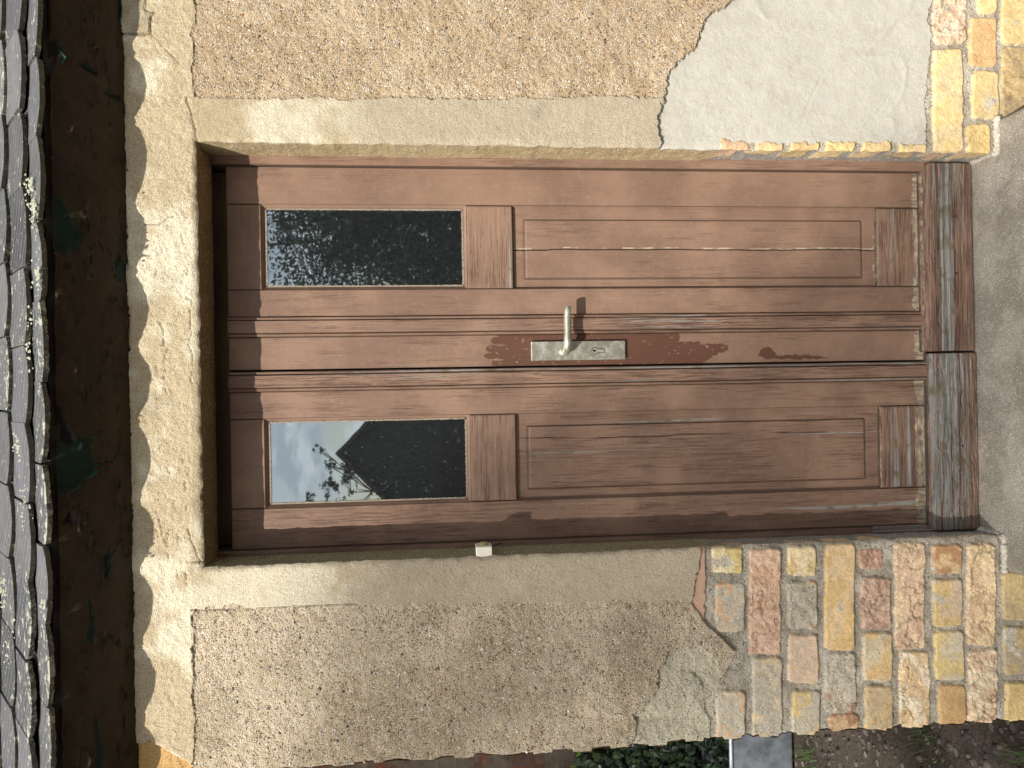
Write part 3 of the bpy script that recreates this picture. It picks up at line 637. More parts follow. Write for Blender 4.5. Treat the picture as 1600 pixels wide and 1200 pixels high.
def darkpatch(X, Z):
    px, py = toPx(X, Z, DY)
    jx = px + 5 * fbm(X * 90, Z * 90, 1, 3); jy = py + 3 * fbm(X * 90, Z * 90, 2, 3)
    m_ = ((jx > 778) & (jx < 1060)) & (jy > 520)
    for (cx, cy_, a, b) in ((776, 532, 9, 6), (771, 545, 12, 6), (768, 556, 12, 5), (776, 568, 8, 6)): m_ |= ((px - cx) / a) ** 2 + ((py - cy_) / b) ** 2 < 1
    m_ &= ~(((px - 778) / 9) ** 2 + ((py - 562) / 1.6) ** 2 < 1); m_ &= ~(((px - 781) / 8) ** 2 + ((py - 539) / 1.5) ** 2 < 1)
    top = 526 + (jx > 1040) * 8 + (jx > 1095) * 4; bot = 577 - ss(1070, 1150, jx) * 32
    m2 = (jx >= 1040) & (jx < 1140) & (jy > top) & (jy < bot)
    m3 = (((jx - 1200) / 12) ** 2 + ((jy - 552) / 9) ** 2 < 1) | ((((jx - 1245) / 50) ** 2 + ((jy - 558) / 3.5) ** 2) < 1)
    d = (m_ | m2 | m3).astype(float)
    n = fbm(X * 120, Z * 120, 5, 2); d *= 1 - ss(.60, .66, n) * (px < 1150)
    r = tail(X, Z); r.update(dark=d, h=-.0003 * d, wear=-.15 * d); return r
def strip_prof(s):
    d = np.minimum(s, 1 - s)
    return -.0035 * ss(.19, .16, d) - .0045 * (ss(.14, .16, d) * ss(.215, .195, d)) - .004 * ss(.06, 0, d)
board('lock_board', rl, XA['lb'], XA['s1'], Z0 - .004, Zh, DY + .001, .03, 'z', .22, res=(.0016, .0022), fx=darkpatch)
board('moulding', rl, XA['s1'], XA['ri'], Z_SILL - .009, Zh, DY - .011, .03, 'z', .34, rough=.0009, prof=strip_prof, res=(.001, .006), fx=lambda X, Z: dict(wear=.26 * ss(EYE - .1, EYE - .5, Z) + .25 * fbm(X * 3, Z * 4, 2)))
board('moulding', ll, XA['s2'], XA['lb'] - .0035, Z_SILL - .009, Zh, DY - .013, .03, 'z', .54, rough=.0012, prof=strip_prof, res=(.001, .006), fx=lambda X, Z: dict(wear=.2 * ss(.65, 1, (X - XA['s2']) / .05) + .2 * fbm(X * 3, Z * 4, 2)), lab='worn moulding strip covering the joint')
# weatherboards at the foot
def wbprof(zb_, zt_):
    def f(s): return -.020 * ss(.80, 1.0, s) ** 1 - .002 * ss(.25, 0, s) - .004 * ss(.62, .58, s) * ss(.5, .56, s)
    return f
def wbfx(seed):
    def f(X, Z):
        r = fbm(Z * 120 + 7 * fbm(X * 5, Z * 8, seed), X * 5 + seed, seed, 3); k = ss(.12, 0, np.abs(r)) * ss(-.3, .3, fbm(X * 5, Z * 20, seed + 2) + .1)
        s = (Z - ZS) / (Z_SILL - ZS)
        mid = ss(.25, .5, s) * ss(.95, .75, s)
        return dict(h=-.0032 * k - .0016 * mid * fbm(Z * 60, X * 7, seed + 4, 3), wear=.34 * mid + .08, bare=.4 * ss(.90, 1.0, s) + .08)
    return f
xm = P(0, 563, DY)[0]; xm = .066
board('weatherboard', rl, xm, XR - .001, ZS + .0035, Z_SILL + .004, DY - .030, .04, 'x', .60, rough=.0016, bev=.004, prof=wbprof(0, 1), res=(.0011, .004), fx=wbfx(1), lab='weathered right weatherboard')
board('weatherboard', ll, XL + .001, xm - .004, ZS + .001, Z_SILL - .006, DY - .034, .04, 'x', .66, rough=.0022, bev=.004, prof=wbprof(0, 1), res=(.0011, .004), fx=wbfx(5), lab='badly split grey left weatherboard')
# nail heads
NAIL = simple('rusty_nail', (70, 48, 38), .7)
mb = MB()
for px, py in ((1492, 338), (1494, 427), (1503, 697), (1467, 830)):
    x, z = P(px, py, DY - .032); mb = MB(); mb.tube([(x, DY - .036, z), (x, DY - .02, z)], .0022, 10)
    mb.build('nail', NAIL, rl if py < 560 else ll)

# glass
g = bpy.data.materials['old_glass']; g.use_nodes = True; m = NM.__new__(NM); m.m = g; m.t = g.node_tree; m.t.nodes.clear()
m.out = m.n('ShaderNodeOutputMaterial'); v = m.coord(); gl = m.n('ShaderNodeBsdfGlossy'); gl.inputs['Roughness'].default_value = .015; gl.inputs['Color'].default_value = (.9, .95, 1, 1)
bp = m.n('ShaderNodeBump'); bp.inputs['Strength'].default_value = .03; bp.inputs['Distance'].default_value = .002; m.l(m.noise(v, 9, 2), bp.inputs['Height']); m.l(bp.outputs[0], gl.inputs['Normal'])
tr = m.n('ShaderNodeBsdfTransparent'); tr.inputs[0].default_value = (.55, .68, .68, 1); df = m.n('ShaderNodeBsdfDiffuse'); df.inputs[0].default_value = (.48, .54, .56, 1)
ly = m.n('ShaderNodeLayerWeight'); ly.inputs[0].default_value = .35
m1 = m.n('ShaderNodeMixShader'); m.l(m.math('ADD', .29, m.math('MULTIPLY', ly.outputs['Fresnel'], .8), clamp=True), m1.inputs[0]); m.l(tr.outputs[0], m1.inputs[1]); m.l(gl.outputs[0], m1.inputs[2])
vs = m.vor(v, 120); spk = m.step(vs.outputs['Distance'], .13, .05); sp2 = m.n('ShaderNodeSeparateColor'); m.l(vs.outputs['Color'], sp2.inputs[0])
spk = m.math('MULTIPLY', spk, m.step(sp2.outputs[0], .84, .88))
lnn = m.math('ABSOLUTE', m.math('SUBTRACT', m.noise(v, 7, 5, .6, 1.0), .5)); scr = m.math('MULTIPLY', m.step(lnn, .0035, .0008), m.step(m.noise(v, 22, 2), .56, .62))
grime = m.math('MULTIPLY', m.step(m.noise(m.coord((1, 1, .25)), 260, 4, .7), .4, .8), .02)
dust = m.math('ADD', m.math('ADD', m.math('MULTIPLY', spk, .55), m.math('MULTIPLY', scr, .22)), m.math('ADD', grime, .02), clamp=True)
m2 = m.n('ShaderNodeMixShader'); m.l(dust, m2.inputs[0]); m.l(m1.outputs[0], m2.inputs[1]); m.l(df.outputs[0], m2.inputs[2]); m.l(m2.outputs[0], m.out.inputs[0])

# handle
def m_metal():
    m = NM('worn_anodised_metal'); v = m.coord(); n = m.noise(v, 45, 5, .65); n2 = m.noise(v, 500, 3, .6)
    c = m.mix(m.step(n, .4, .65), s2l((172, 170, 152)), s2l((212, 209, 196)))
    c = m.mix(m.step(n2, .56, .68), c, s2l((148, 143, 124)))
    return m.fin(c, m.math('ADD', .33, m.math('MULTIPLY', n, .2)), n2, .4, .0003, .5, .75)
METAL = m_metal()
px0, pz1 = P(829.5, 532, DY - .008)[0], P(829.5, 547, DY - .008)[1]
xa, xb = P(900, 562.5, DY - .008)[0], P(900, 533, DY - .008)[0]; za, zb_ = P(977, 547, DY - .008)[1], P(830, 547, DY - .008)[1]
mb = MB(); mb.box(xa, xb, DY - .0085, DY + .0015, za, zb_); pl = mb.build('lock_plate', METAL, rl, .0016)
hx, hz = P(883, 548, DY - .02)
mb = MB(); mb.tube([(hx, DY - .006, hz), (hx, DY - .010, hz), (hx, DY - .012, hz)], [.014, .0135, .011], 24)
mb.tube([(hx, DY - .010, hz), (hx, DY - .026, hz - .0005)], [.0095, .009], 20)
tipx, tipz = P(887, 479, DY - .048)
pts = []; rad = []
for i in range(15):
    t = i / 14
    if t < .3:
        a = t / .3 * math.pi / 2; p = (hx + .018 * (1 - math.cos(a)), DY - .024 - .022 * math.sin(a), hz - .002)
    else:
        k = (t - .3) / .7; p = (hx + .018 + (tipx - hx - .018) * k, DY - .046 + .001 * k, hz - .002 + (tipz - hz + .002) * k * .8)
    pts.append(p); rad.append(.0095 - .0012 * max(0, t - .3))
pts.append((tipx + .0012, DY - .045, pts[-1][2])); rad.append(.006)
mb.tube(pts, rad, 20, sx=1.0, sy=1.0)
mb.build('handle_lever', METAL, rl, smooth=True)
# lock cylinder with key slot
kx, kz = P(930, 548, DY - .009)
BLK = simple('keyhole_black', (24, 22, 20), .6)
mb = MB(); mb.tube([(kx, DY - .006, kz), (kx, DY - .0089, kz)], .0094, 24); mb.box(kx - .0056, kx + .0056, DY - .0088, DY - .006, kz - .0245, kz - .004); mb.build('cylinder_hole', BLK, rl)
mb = MB(); mb.tube([(kx, DY - .006, kz), (kx, DY - .0106, kz)], .0080, 24); mb.box(kx - .0042, kx + .0042, DY - .0104, DY - .006, kz - .023, kz - .004)
mb.build('lock_cylinder', METAL, rl, .0003)
mb = MB(); mb.box(kx - .0012, kx + .0012, DY - .0111, DY - .009, kz - .002, kz + .0065); mb.tube([(kx, DY - .0111, kz + .003), (kx, DY - .009, kz + .003)], .0026, 12)
mb.build('keyhole', BLK, rl)

# expanded-metal plaster bead left showing beside the frame
GALV = simple('galvanised_steel', (172, 176, 180), .45, .7, 120, .2)
mb = MB(); xz = XL + .0045
za, zb_ = P(1440, 832, DY)[1], P(1358, 832, DY)[1]; nn = 20
for i in range(nn):
    z1 = za + (zb_ - za) * i / nn; z2 = za + (zb_ - za) * (i + 1) / nn; zm = (z1 + z2) / 2
    for sgn in (0, 1):
        u0, u1 = xz + .005 * sgn, xz + .005 * (sgn + 1)
        mb.tube([(u0, DY - .0185, z1), (u1 if not sgn else u1, DY - .0185, zm), (u0, DY - .0185, z2)], .0007, 5)
mb.box(xz + .0098, xz + .0112, DY - .019, DY - .0175, za, zb_); mb.box(xz - .003, xz - .0006, DY - .019, DY - .0175, za - .03, zb_)
mb.build('plaster_bead', GALV, house)

# ------------------------------------------------------------------ roof: soffit and slates
PIT = R(40)
def m_soffit():
    m = NM('peeling_soffit_paint'); v = m.coord(); c = m.attr('col'); n = m.noise(v, 60, 5, .6)
    c = m.mix(m.math('MULTIPLY', m.step(n, .4, .7), .5), c, m.mix(1, c, (.6, .55, .5), 'MULTIPLY'))
    return m.fin(c, .6, n, .5, .001, .4)
SOF = m_soffit()
sx = np.linspace(-1.02, 1.05, 420); sx = np.concatenate([sx, [1.2, 1.5, 2, 3.3]]); st = np.linspace(0, 1, 70)
SX, ST = np.meshgrid(sx, st, indexing='ij'); Y1, Z1 = -.117, ZE + .005
YY = .006 + (Y1 - .006) * ST; ZZ = ZSO + (Z1 - ZSO) * ST - .012 * np.sin(np.pi * ST) ** 1
ppx, ppy = None, None
def proj(x, y, z):
    v = [x, y + DIST, z - EYE]; a = sum(v[i] * F_[i] for i in range(3)); b = sum(v[i] * CR[i] for i in range(3)); c = sum(v[i] * CU[i] for i in range(3)); return 800 + FPX * b / a, 600 - FPX * c / a
QX, QY = proj(SX, YY, ZZ)
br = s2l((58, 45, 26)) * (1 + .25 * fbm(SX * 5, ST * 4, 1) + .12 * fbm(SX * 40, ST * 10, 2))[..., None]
wr = .0022 * fbm(SX * 18, ST * 3, 3) + .005 * ss(.35, 1, ST) * fbm(SX * 26, ST * 5, 4, 5) + .0035 * ss(.04, 0, np.abs(fbm(SX * 9, ST * 6, 6, 4)))
nx_ = QX + 5 * fbm(SX * 40, ST * 12, 2); ny_ = QY + 5 * fbm(SX * 40, ST * 12, 5)
green = np.zeros(SX.shape, bool); dark = np.zeros(SX.shape, bool)
for poly in ([(104, 690), (112, 685), (140, 682), (148, 688), (140, 700), (142, 712), (150, 735), (128, 752), (108, 770), (92, 775), (85, 760), (84, 700)],
             [(178, 408), (200, 412), (202, 440), (180, 440)], [(78, 306), (96, 312), (110, 335), (124, 366), (120, 380), (98, 404), (82, 390), (76, 350)],
             [(136, 938), (142, 936), (150, 975), (148, 1005), (138, 1002), (142, 970)], [(150, 1110), (158, 1150), (162, 1210), (150, 1220), (148, 1150)],
             [(166, 860), (172, 850), (170, 905), (164, 900)], [(182, -20), (190, -20), (190, 40), (184, 30)], [(121, 100), (135, 102), (151, 116), (140, 114)], [(162, 141), (185, 150), (190, 156), (176, 152)]):
    green |= inpoly(nx_, ny_, poly)
for poly in ([(70, 60), (90, 62), (100, 78), (88, 100), (72, 130), (64, 140)], [(80, 632), (92, 640), (112, 675), (118, 690), (84, 690)], [(66, 0), (78, 0), (76, 60), (66, 66)], [(108, 800), (116, 806), (112, 820), (96, 818)]):
    dark |= inpoly(nx_, ny_, poly)
br[green] = s2l((14, 40, 28)); br[dark] = s2l((18, 14, 10))
edge_g = ss(.05, .0, np.abs(fbm(SX * 14, ST * 7, 7, 4) - .28)); k = (edge_g * .5)[..., None]; br = br * (1 - k) + s2l((20, 46, 32)) * k * .6 + br * k * .4
gap_shade = ss(.035, .0, ST); br = br * (1 - .85 * gap_shade[..., None])  # shadow of the gap along the wall, painted into the soffit colour
wr = wr - .006 * dark - .0016 * green
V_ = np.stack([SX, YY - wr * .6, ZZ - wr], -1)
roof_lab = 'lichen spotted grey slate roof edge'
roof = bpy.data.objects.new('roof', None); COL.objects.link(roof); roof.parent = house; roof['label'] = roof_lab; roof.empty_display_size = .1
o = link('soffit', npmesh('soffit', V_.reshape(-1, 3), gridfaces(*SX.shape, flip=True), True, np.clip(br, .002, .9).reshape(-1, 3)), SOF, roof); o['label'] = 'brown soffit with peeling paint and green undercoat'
for (px, py) in ((101, 1165), (77, 248), (101, 902), (96, 596), (150, 380), (140, 1060)):
    d = (QX - px) ** 2 + (QY - py) ** 2; p_ = V_[np.unravel_index(np.argmin(d), d.shape)]
    mb = MB(); mb.tube([tuple(p_ + np.array([0, .57, .82]) * .002), tuple(p_ + np.array([0, -.57, -.82]) * .0022)], .0032, 10); mb.build('nail', NAIL, roof)
# curled paint flakes hanging off the soffit
PG = simple('green_paint_flake', (34, 78, 56), .5, 0, 90, .3); mb = MB()
def onsof(px, py, k):
    d = (QX - px) ** 2 + (QY - py) ** 2; i = np.unravel_index(np.argmin(d), d.shape); p = V_[i]; n_ = np.array([0, -.57, -.82]); return Vector(p + n_ * k)
def flake(pts, curl):
    mb = MB(); a = [onsof(px, py, .001) for px, py in pts]; b = [p + Vector((0, -.57, -.82)) * curl * random.uniform(.5, 1.2) + Vector((random.uniform(-.004, .004), 0, 0)) for p in a]
    n = len(a); vs = []
    for p, q in zip(a, b):
        for t in (0, .35, .7, 1): vs.append(p + (q - p) * t + Vector((0, .004 * math.sin(t * 3), 0)))
    mb.add(vs, [(i * 4 + j, i * 4 + j + 1, i * 4 + 5 + j, i * 4 + 4 + j) for i in range(n - 1) for j in range(3)])
    mb.build('paint_flake', PG, roof, smooth=True)
flake([(104, 768), (116, 762), (128, 752), (140, 742), (150, 735)], .012); flake([(140, 682), (150, 679), (156, 677)], .008); flake([(142, 728), (158, 724), (172, 722)], .006)
flake([(178, 410), (190, 412), (199, 414)], .007); flake([(123, 345), (125, 362), (122, 376), (110, 392)], .006); flake([(92, 78), (98, 88), (96, 98)], .01); flake([(123, 101), (138, 106), (150, 116)], .006); flake([(165, 143), (180, 148), (189, 152)], .006)
flake([(168, 872), (171, 890), (168, 905)], .005)

def m_slate():
    m = NM('slate_with_lichen'); v = m.coord(); tint = m.attr('col')
    n = m.noise(v, 18, 5, .6); c = m.mix(m.step(n, .35, .7), tint, m.mix(1, tint, (1.35, 1.33, 1.3), 'MULTIPLY'))
    vd = m.coord((1, 1, 1), (0, 0, 0)); wv = m.n('ShaderNodeTexWave'); wv.wave_type = 'BANDS'; wv.bands_direction = 'DIAGONAL'; m.l(vd, wv.inputs['Vector']); wv.inputs['Scale'].default_value = 14; wv.inputs['Distortion'].default_value = 1.2; wv.inputs['Detail'].default_value = 2
    ln = m.step(wv.outputs['Fac'], .06, .0); c = m.mix(m.math('MULTIPLY', ln, .45), c, s2l((140, 138, 136)))
    c = m.mix(m.math('MULTIPLY', m.attr('edge', 'Fac'), .8), c, m.mix(m.noise(v, 160, 4), s2l((70, 66, 56)), s2l((128, 122, 104))))
    lich = m.attr('lich', 'Fac')
    f1 = m.math('ADD', m.noise(v, 46, 6, .62), m.math('MULTIPLY', lich, .13)); lk = m.step(f1, .625, .66)
    lk2 = m.step(m.math('ADD', m.noise(v, 170, 3, .6), m.math('MULTIPLY', lich, .10)), .69, .71)
    lc = m.ramp(m.noise(v, 300, 3), [(.3, s2l((118, 117, 100))), (.6, s2l((172, 172, 158)))])
    c = m.mix(m.math('MAXIMUM', lk, lk2), c, lc)
    h = m.math('ADD', m.math('MULTIPLY', n, .4), m.math('ADD', m.math('MULTIPLY', lk, .8), m.math('MULTIPLY', m.noise(v, 130, 4, .7), .8)))
    return m.fin(c, .75, h, .9, .002, .2)
SLATE = m_slate()
Vs = []; Fs = []; Cs = []; Ls = []; Es = []; nb = 0
rs = [0, .082, .235, .39, .545, .70]
sdir = np.array([0, math.cos(PIT), math.sin(PIT)]); ndir = np.array([0, -math.sin(PIT), math.cos(PIT)]); E0 = np.array([0, YE, ZE])
def slate(xc, wd, s0, ln, n0, lich, seed):
    global nb
    rr = np.random.RandomState(seed); nu, nv = 26, 12
    u = np.linspace(-.5, .5, nu); v = np.concatenate([[0, .004, .012], np.linspace(.03, ln, nv - 3)])
    U, Vg = np.meshgrid(u, v, indexing='ij')
    sag = .025 * (2 * np.abs(U)) ** 2.1 * (1 + rr.uniform(-.15, .15)) + .002 * fbm(U * 8 + seed, U * 0, seed, 3)
    sv = s0 + sag * (1 - Vg / ln) + Vg; tw = rr.uniform(-.010, .010) * U
    xv = xc + U * wd * (1 + 0 * Vg) + .0012 * fbm(Vg * 60, U * 4 + seed, seed)
    hn = n0 - (Vg / ln) * .019 + .0007 * fbm(U * 4 + seed, Vg * 20, seed + 1) + tw * .5
    top = xv[..., None] * np.array([1, 0, 0]) + sv[..., None] * sdir + hn[..., None] * ndir + E0
    th = .0105 * (1 + .25 * fbm(U * 10, Vg * 30 + seed, seed + 2))
    top = top + ndir * (-.0022 * np.exp(-Vg / .003))[..., None]
    bot = top - ndir * th[..., None] - sdir * 0.0 + sdir * (.004 * np.exp(-Vg / .003) * (1 + fbm(U * 22, U * 0 + seed, seed + 3, 3)))[..., None]
    idx = np.arange(nu * nv).reshape(nu, nv); f = [gridfaces(nu, nv), gridfaces(nu, nv, True) + nu * nv]
    ring = np.concatenate([idx[:-1, 0], idx[-1, :-1], idx[:0:-1, -1], idx[0, :0:-1]]); r2 = np.roll(ring, -1)
    f.append(np.stack([ring, ring + nu * nv, r2 + nu * nv, r2], -1))
    Vs.append(np.vstack([top.reshape(-1, 3), bot.reshape(-1, 3)])); Fs.append(np.vstack(f) + nb); nb += 2 * nu * nv
    gg = rr.uniform(-12, 14); c = s2l((79 + gg, 79 + gg, 79 + gg + rr.uniform(-1, 3)))
    if rr.rand() < .12: c = c * .72
    Cs.append(np.repeat(c[None], 2 * nu * nv, 0)); l = lich * (.35 + .65 * np.exp(-Vg / .03)) * np.ones_like(U); Ls.append(np.concatenate([l.reshape(-1), l.reshape(-1)])); e_ = np.exp(-Vg / .0035) * np.ones_like(U); Es.append(np.concatenate([e_.reshape(-1) * .5, e_.reshape(-1) * 0 + 1]))
sd_ = 1
firstjoint = [P(70, 85, YE)[0], P(55, 152, YE)[0], P(18, 130, YE)[0], P(18, 60, YE)[0], P(18, 90, YE)[0], .0]
for r_, s0 in enumerate(rs):
    W0 = .167; x = firstjoint[r_] - W0 * 10
    while x < 3.3:
        wd = W0 * (1 + random.uniform(-.03, .03))
        if -1.06 < x and x + wd < 3.4:
            slate(x + wd / 2, wd - random.uniform(.0015, .004), s0 + random.uniform(-.006, .006) * (.35 if r_ == 0 else 1), .30 if r_ else .26, .012 + .0095 * (r_ > 0) + random.uniform(-.001, .003), random.choice([.1, .3, .6, 1.0]), sd_); sd_ += 1
        x += W0
o = link('slates', npmesh('slates', np.vstack(Vs), np.vstack(Fs), False, np.vstack(Cs), dict(lich=np.concatenate(Ls), edge=np.concatenate(Es))), SLATE, roof)
# crusty lichen cushions on a few slate edges
mb = MB(); LI = simple('crusty_lichen', (158, 160, 140), .95, 0, 300, .35, .002)
for (px, py, n_, rr_) in ((45, 288, 40, 22), (52, 330, 50, 26), (60, 430, 60, 26), (40, 500, 50, 30), (40, 560, 60, 35), (30, 690, 40, 30), (40, 790, 60, 40), (15, 1010, 60, 30), (70, 950, 30, 25), (5, 920, 40, 30)):
    for i in range(n_):
        qx = px + random.gauss(0, 4); qy = py + random.gauss(0, rr_ * .5)
        # drop onto the roof plane
        d = F_ + (qx - 800) / FPX * CR - (qy - 600) / FPX * CU; o_ = np.array([0, -DIST, EYE]); t = ((E0 + ndir * .0165 - o_) @ ndir) / (d @ ndir)
        p = o_ + d * t
        if t <= 0 or (p - E0) @ sdir < -.002: continue
        r = random.uniform(.0015, .0042); th = random.random() * 6
        mb.add([(p[0] + r * math.cos(th + a), p[1] + r * math.sin(th + a) * .8, p[2] + r * .8 * math.sin(th + a)) for a in (0, 1.26, 2.5, 3.8, 5.0)] + [tuple(p + ndir * r * .8)], [(0, 1, 5), (1, 2, 5), (2, 3, 5), (3, 4, 5), (4, 0, 5)])
lo_ = mb.build('lichen', LI, roof, smooth=True); lo_['kind'] = 'stuff'
# roof deck under the slates, so the eave is closed
mb = MB(); a0 = E0 + sdir * .035 - ndir * .006; a1 = E0 + sdir * 1.0 - ndir * .006
mb.add([(x, *(p[1:])) for x in (-1.02, 3.3) for p in (a0, a1, a1 - ndir * .02, a0 - ndir * .02)], [(0, 1, 2, 3), (7, 6, 5, 4), (0, 4, 5, 1), (1, 5, 6, 2), (2, 6, 7, 3), (3, 7, 4, 0)])
mb.build('roof_boards', DARK, roof)

# ------------------------------------------------------------------ doorstep
def m_conc():
    m = NM('worn_concrete'); v = m.coord(); n = m.noise(v, 7, 5, .6); n2 = m.noise(v, 350, 3, .7)
    c = m.mix(m.step(n, .42, .56), s2l((154, 147, 134)), s2l((174, 167, 154)))
    edge = m.step(m.noise(v, 9, 6, .7), .50, .66); c = m.mix(m.math('MULTIPLY', edge, .7), c, s2l((190, 180, 165)))
    c = m.mix(m.step(n2, .45, .7), m.mix(1, c, (.70, .70, .69), 'MULTIPLY'), m.mix(1, c, (1.28, 1.27, 1.25), 'MULTIPLY'))
    vo = m.vor(v, 250); sp = m.n('ShaderNodeSeparateColor'); m.l(vo.outputs['Color'], sp.inputs[0]); k = m.math('MULTIPLY', m.step(vo.outputs['Distance'], .40, .26), m.step(sp.outputs[0], .52, .62))
    c = m.mix(m.math('MULTIPLY', k, .75), c, m.ramp(sp.outputs[1], [(0, s2l((60, 54, 48))), (.45, s2l((120, 104, 88))), (.72, s2l((195, 186, 170))), (1, s2l((238, 234, 226)))]))
    h = m.math('ADD', m.math('MULTIPLY', n2, .5), m.math('ADD', m.noise(v, 90, 4, .7), m.math('MULTIPLY', edge, -.4)))
    return m.fin(c, .92, h, .8, .0022, .25)
CONC = m_conc()
step = empty('doorstep', (.08, -.2, 0), 'speckled grey concrete doorstep with pale worn patches below the door', 'doorstep')
def slab(x0, x1, y0, y1, nx=260, ny=90, inner=False):
    u = np.linspace(x0, x1, nx); v = np.linspace(y0, y1, ny); U, Vv = np.meshgrid(u, v, indexing='ij')
    e = np.minimum(np.minimum(U - x0, x1 - U), Vv - y0)
    e = e * 0 + 1 if inner else e
    Z = ZS + .0015 * fbm(U * 12, Vv * 12, 2) + .0007 * fbm(U * 70, Vv * 70, 3, 3) - .012 * np.clip(1 - e / .016, 0, 1) ** 2
    top = np.stack([U + .004 * fbm(Vv * 14, U * 5, 1) * np.exp(-e / .03), Vv + .004 * fbm(U * 14, Vv * 5, 4) * np.exp(-e / .03), Z], -1).reshape(-1, 3)
    idx = np.arange(nx * ny).reshape(nx, ny); ring = np.concatenate([idx[:-1, 0], idx[-1, :-1], idx[:0:-1, -1], idx[0, :0:-1]])
    bt = top[ring].copy(); bt[:, 2] = -.02; q = np.arange(len(ring)); s_ = np.stack([ring, nx * ny + q, nx * ny + (q + 1) % len(ring), np.roll(ring, -1)], -1)
    return np.vstack([top, bt]), np.vstack([gridfaces(nx, ny), s_])
xsl = P(1575, 893, 0)[0]; xsr = P(1560, 183, 0)[0]
v, f = slab(xsl, xsr, -.36, .17, 300, 140); q_ = v[f].mean(1)
f = f[(q_[:, 1] < .009) | ((q_[:, 0] > XL + .002) & (q_[:, 0] < XR - .002) & (q_[:, 1] < .169))]
link('tread', npmesh('tread', v, f, True), CONC, step)
# pale mortar fillet where wall meets the step
mb = MB(); MORT = simple('pale_mortar', (190, 182, 166), .95, 0, 150, .3, .0015)
for side, (ax0, ax1) in ((0, (xsl, XL)), (1, (XR, xsr))):
    n = 26; pts = []
    for i in range(n + 1):
        x = ax0 + (ax1 - ax0) * i / n; pts.append((x, .006 - .004 * random.random(), ZS + .002 * random.random()))
    mb = MB(); mb.tube(pts, [random.uniform(.005, .011) for _ in pts], 7); mb.build('mortar_fillet', MORT, step, smooth=True)
for xx in (XL, XR):
    pts = [(xx + random.uniform(-.002, .002), .0 + .105 * i / 12, ZS + .001) for i in range(13)]; mb = MB(); mb.tube(pts, [random.uniform(.004, .009) for _ in pts], 7); mb.build('mortar_fillet', MORT, step, smooth=True)

# ------------------------------------------------------------------ doorbell
WH = simple('yellowed_white_plastic', (236, 230, 212), .35, 0, 40, .05); BT = simple('brown_stained_button', (190, 170, 120), .35, 0, 30, .25)
bx0, bz0 = P(768, 862, .035)[0], P(768, 862, .035)[1]; bz1 = P(743, 862, .035)[1]
bell = empty('doorbell', (XL, .05, (bz0 + bz1) / 2), 'small white doorbell box with a stained push button on the left door reveal', 'doorbell')
mb = MB(); mb.box(XL - .004, XL + .022, .007, .052, bz0, bz1); mb.build('housing', WH, bell, .0025)
mb = MB(); zc = (bz0 + bz1) / 2; mb.tube([(XL + .0205, .030, zc), (XL + .0245, .030, zc), (XL + .0275, .030, zc), (XL + .0285, .030, zc)], [.0125, .0125, .010, .005], 24); mb.build('push_button', BT, bell, smooth=False)
mb = MB(); mb.tube([(XL + .004, .045, bz0 + .004), (XL + .005, .075, bz0 - .006), (XL + .006, .095, bz0 - .012), (XL + .009, .104, bz0 - .030)], .0013, 6); mb.build('wire', simple('dark_wire', (50, 42, 36), .6), bell, smooth=True)

# ------------------------------------------------------------------ ground
def m_ground():
    m = NM('dirt_ground'); v = m.coord(); n = m.noise(v, 3, 6, .6); n2 = m.noise(v, 60, 5, .7)
    c = m.mix(m.step(n, .4, .6), s2l((70, 63, 55)), s2l((92, 83, 73))); c = m.mix(m.step(n2, .45, .65), m.mix(1, c, (.65, .65, .65), 'MULTIPLY'), c)
    vo = m.vor(v, 28); sp = m.n('ShaderNodeSeparateColor'); m.l(vo.outputs['Color'], sp.inputs[0]); k = m.math('MULTIPLY', m.step(vo.outputs['Distance'], .42, .34), m.step(sp.outputs[0], .6, .62))
    c = m.mix(k, c, m.ramp(sp.outputs[1], [(0, s2l((70, 66, 64))), (.6, s2l((112, 102, 94))), (1, s2l((136, 124, 110)))]))
    h = m.math('ADD', n2, m.math('MULTIPLY', k, .8)); return m.fin(c, .95, h, 1, .012, .2)
GR = m_ground()
u = np.concatenate([np.linspace(-150, -4, 20), np.linspace(-3.9, 2, 240), np.linspace(2.5, 150, 20)]); v = np.concatenate([np.linspace(-150, -1.5, 30), np.linspace(-1.4, 4, 220), np.linspace(5, 150, 20)])
U, Vv = np.meshgrid(u, v, indexing='ij'); Z = .012 * fbm(U * 3, Vv * 3, 1) + .005 * fbm(U * 20, Vv * 20, 2)
g_ = link('ground', npmesh('ground', np.stack([U, Vv, Z], -1).reshape(-1, 3), gridfaces(*U.shape), True), GR); g_['kind'] = 'structure'
# scattered stones by the corner
mb = MB(); SM = NM('field_stone'); SMM = SM.fin(SM.attr('col'), .9, SM.noise(SM.coord(), 80, 4), .6, .003)
for i in range(900):
    x = random.uniform(-2.3, -.92); y = random.uniform(-.1, 1.7); r = .005 + .016 * random.random() ** 3; a0_ = random.random() * 6
    top = [(x + r * math.cos(a0_ + a) * random.uniform(.7, 1), y + r * math.sin(a0_ + a) * random.uniform(.7, 1)) for a in (0, 1.05, 2.1, 3.14, 4.2, 5.2)]
    mb.add([(p, q, -.012) for p, q in top] + [(x + (p - x) * .8, y + (q - y) * .8, .002 + r * random.uniform(.05, .3)) for p, q in top] + [(x, y, .003 + r * .25)], [(j, (j + 1) % 6, 6 + (j + 1) % 6, 6 + j) for j in range(6)] + [(6 + j, 6 + (j + 1) % 6, 12) for j in range(6)], s2l(random.choice([(80, 73, 66), (96, 88, 80), (66, 61, 58), (104, 92, 80)])))
st_ = mb.build('gravel', SMM, None, smooth=True); tag(st_, 'loose stones and grit scattered on the dirt beside the house corner', 'gravel', kind='stuff')
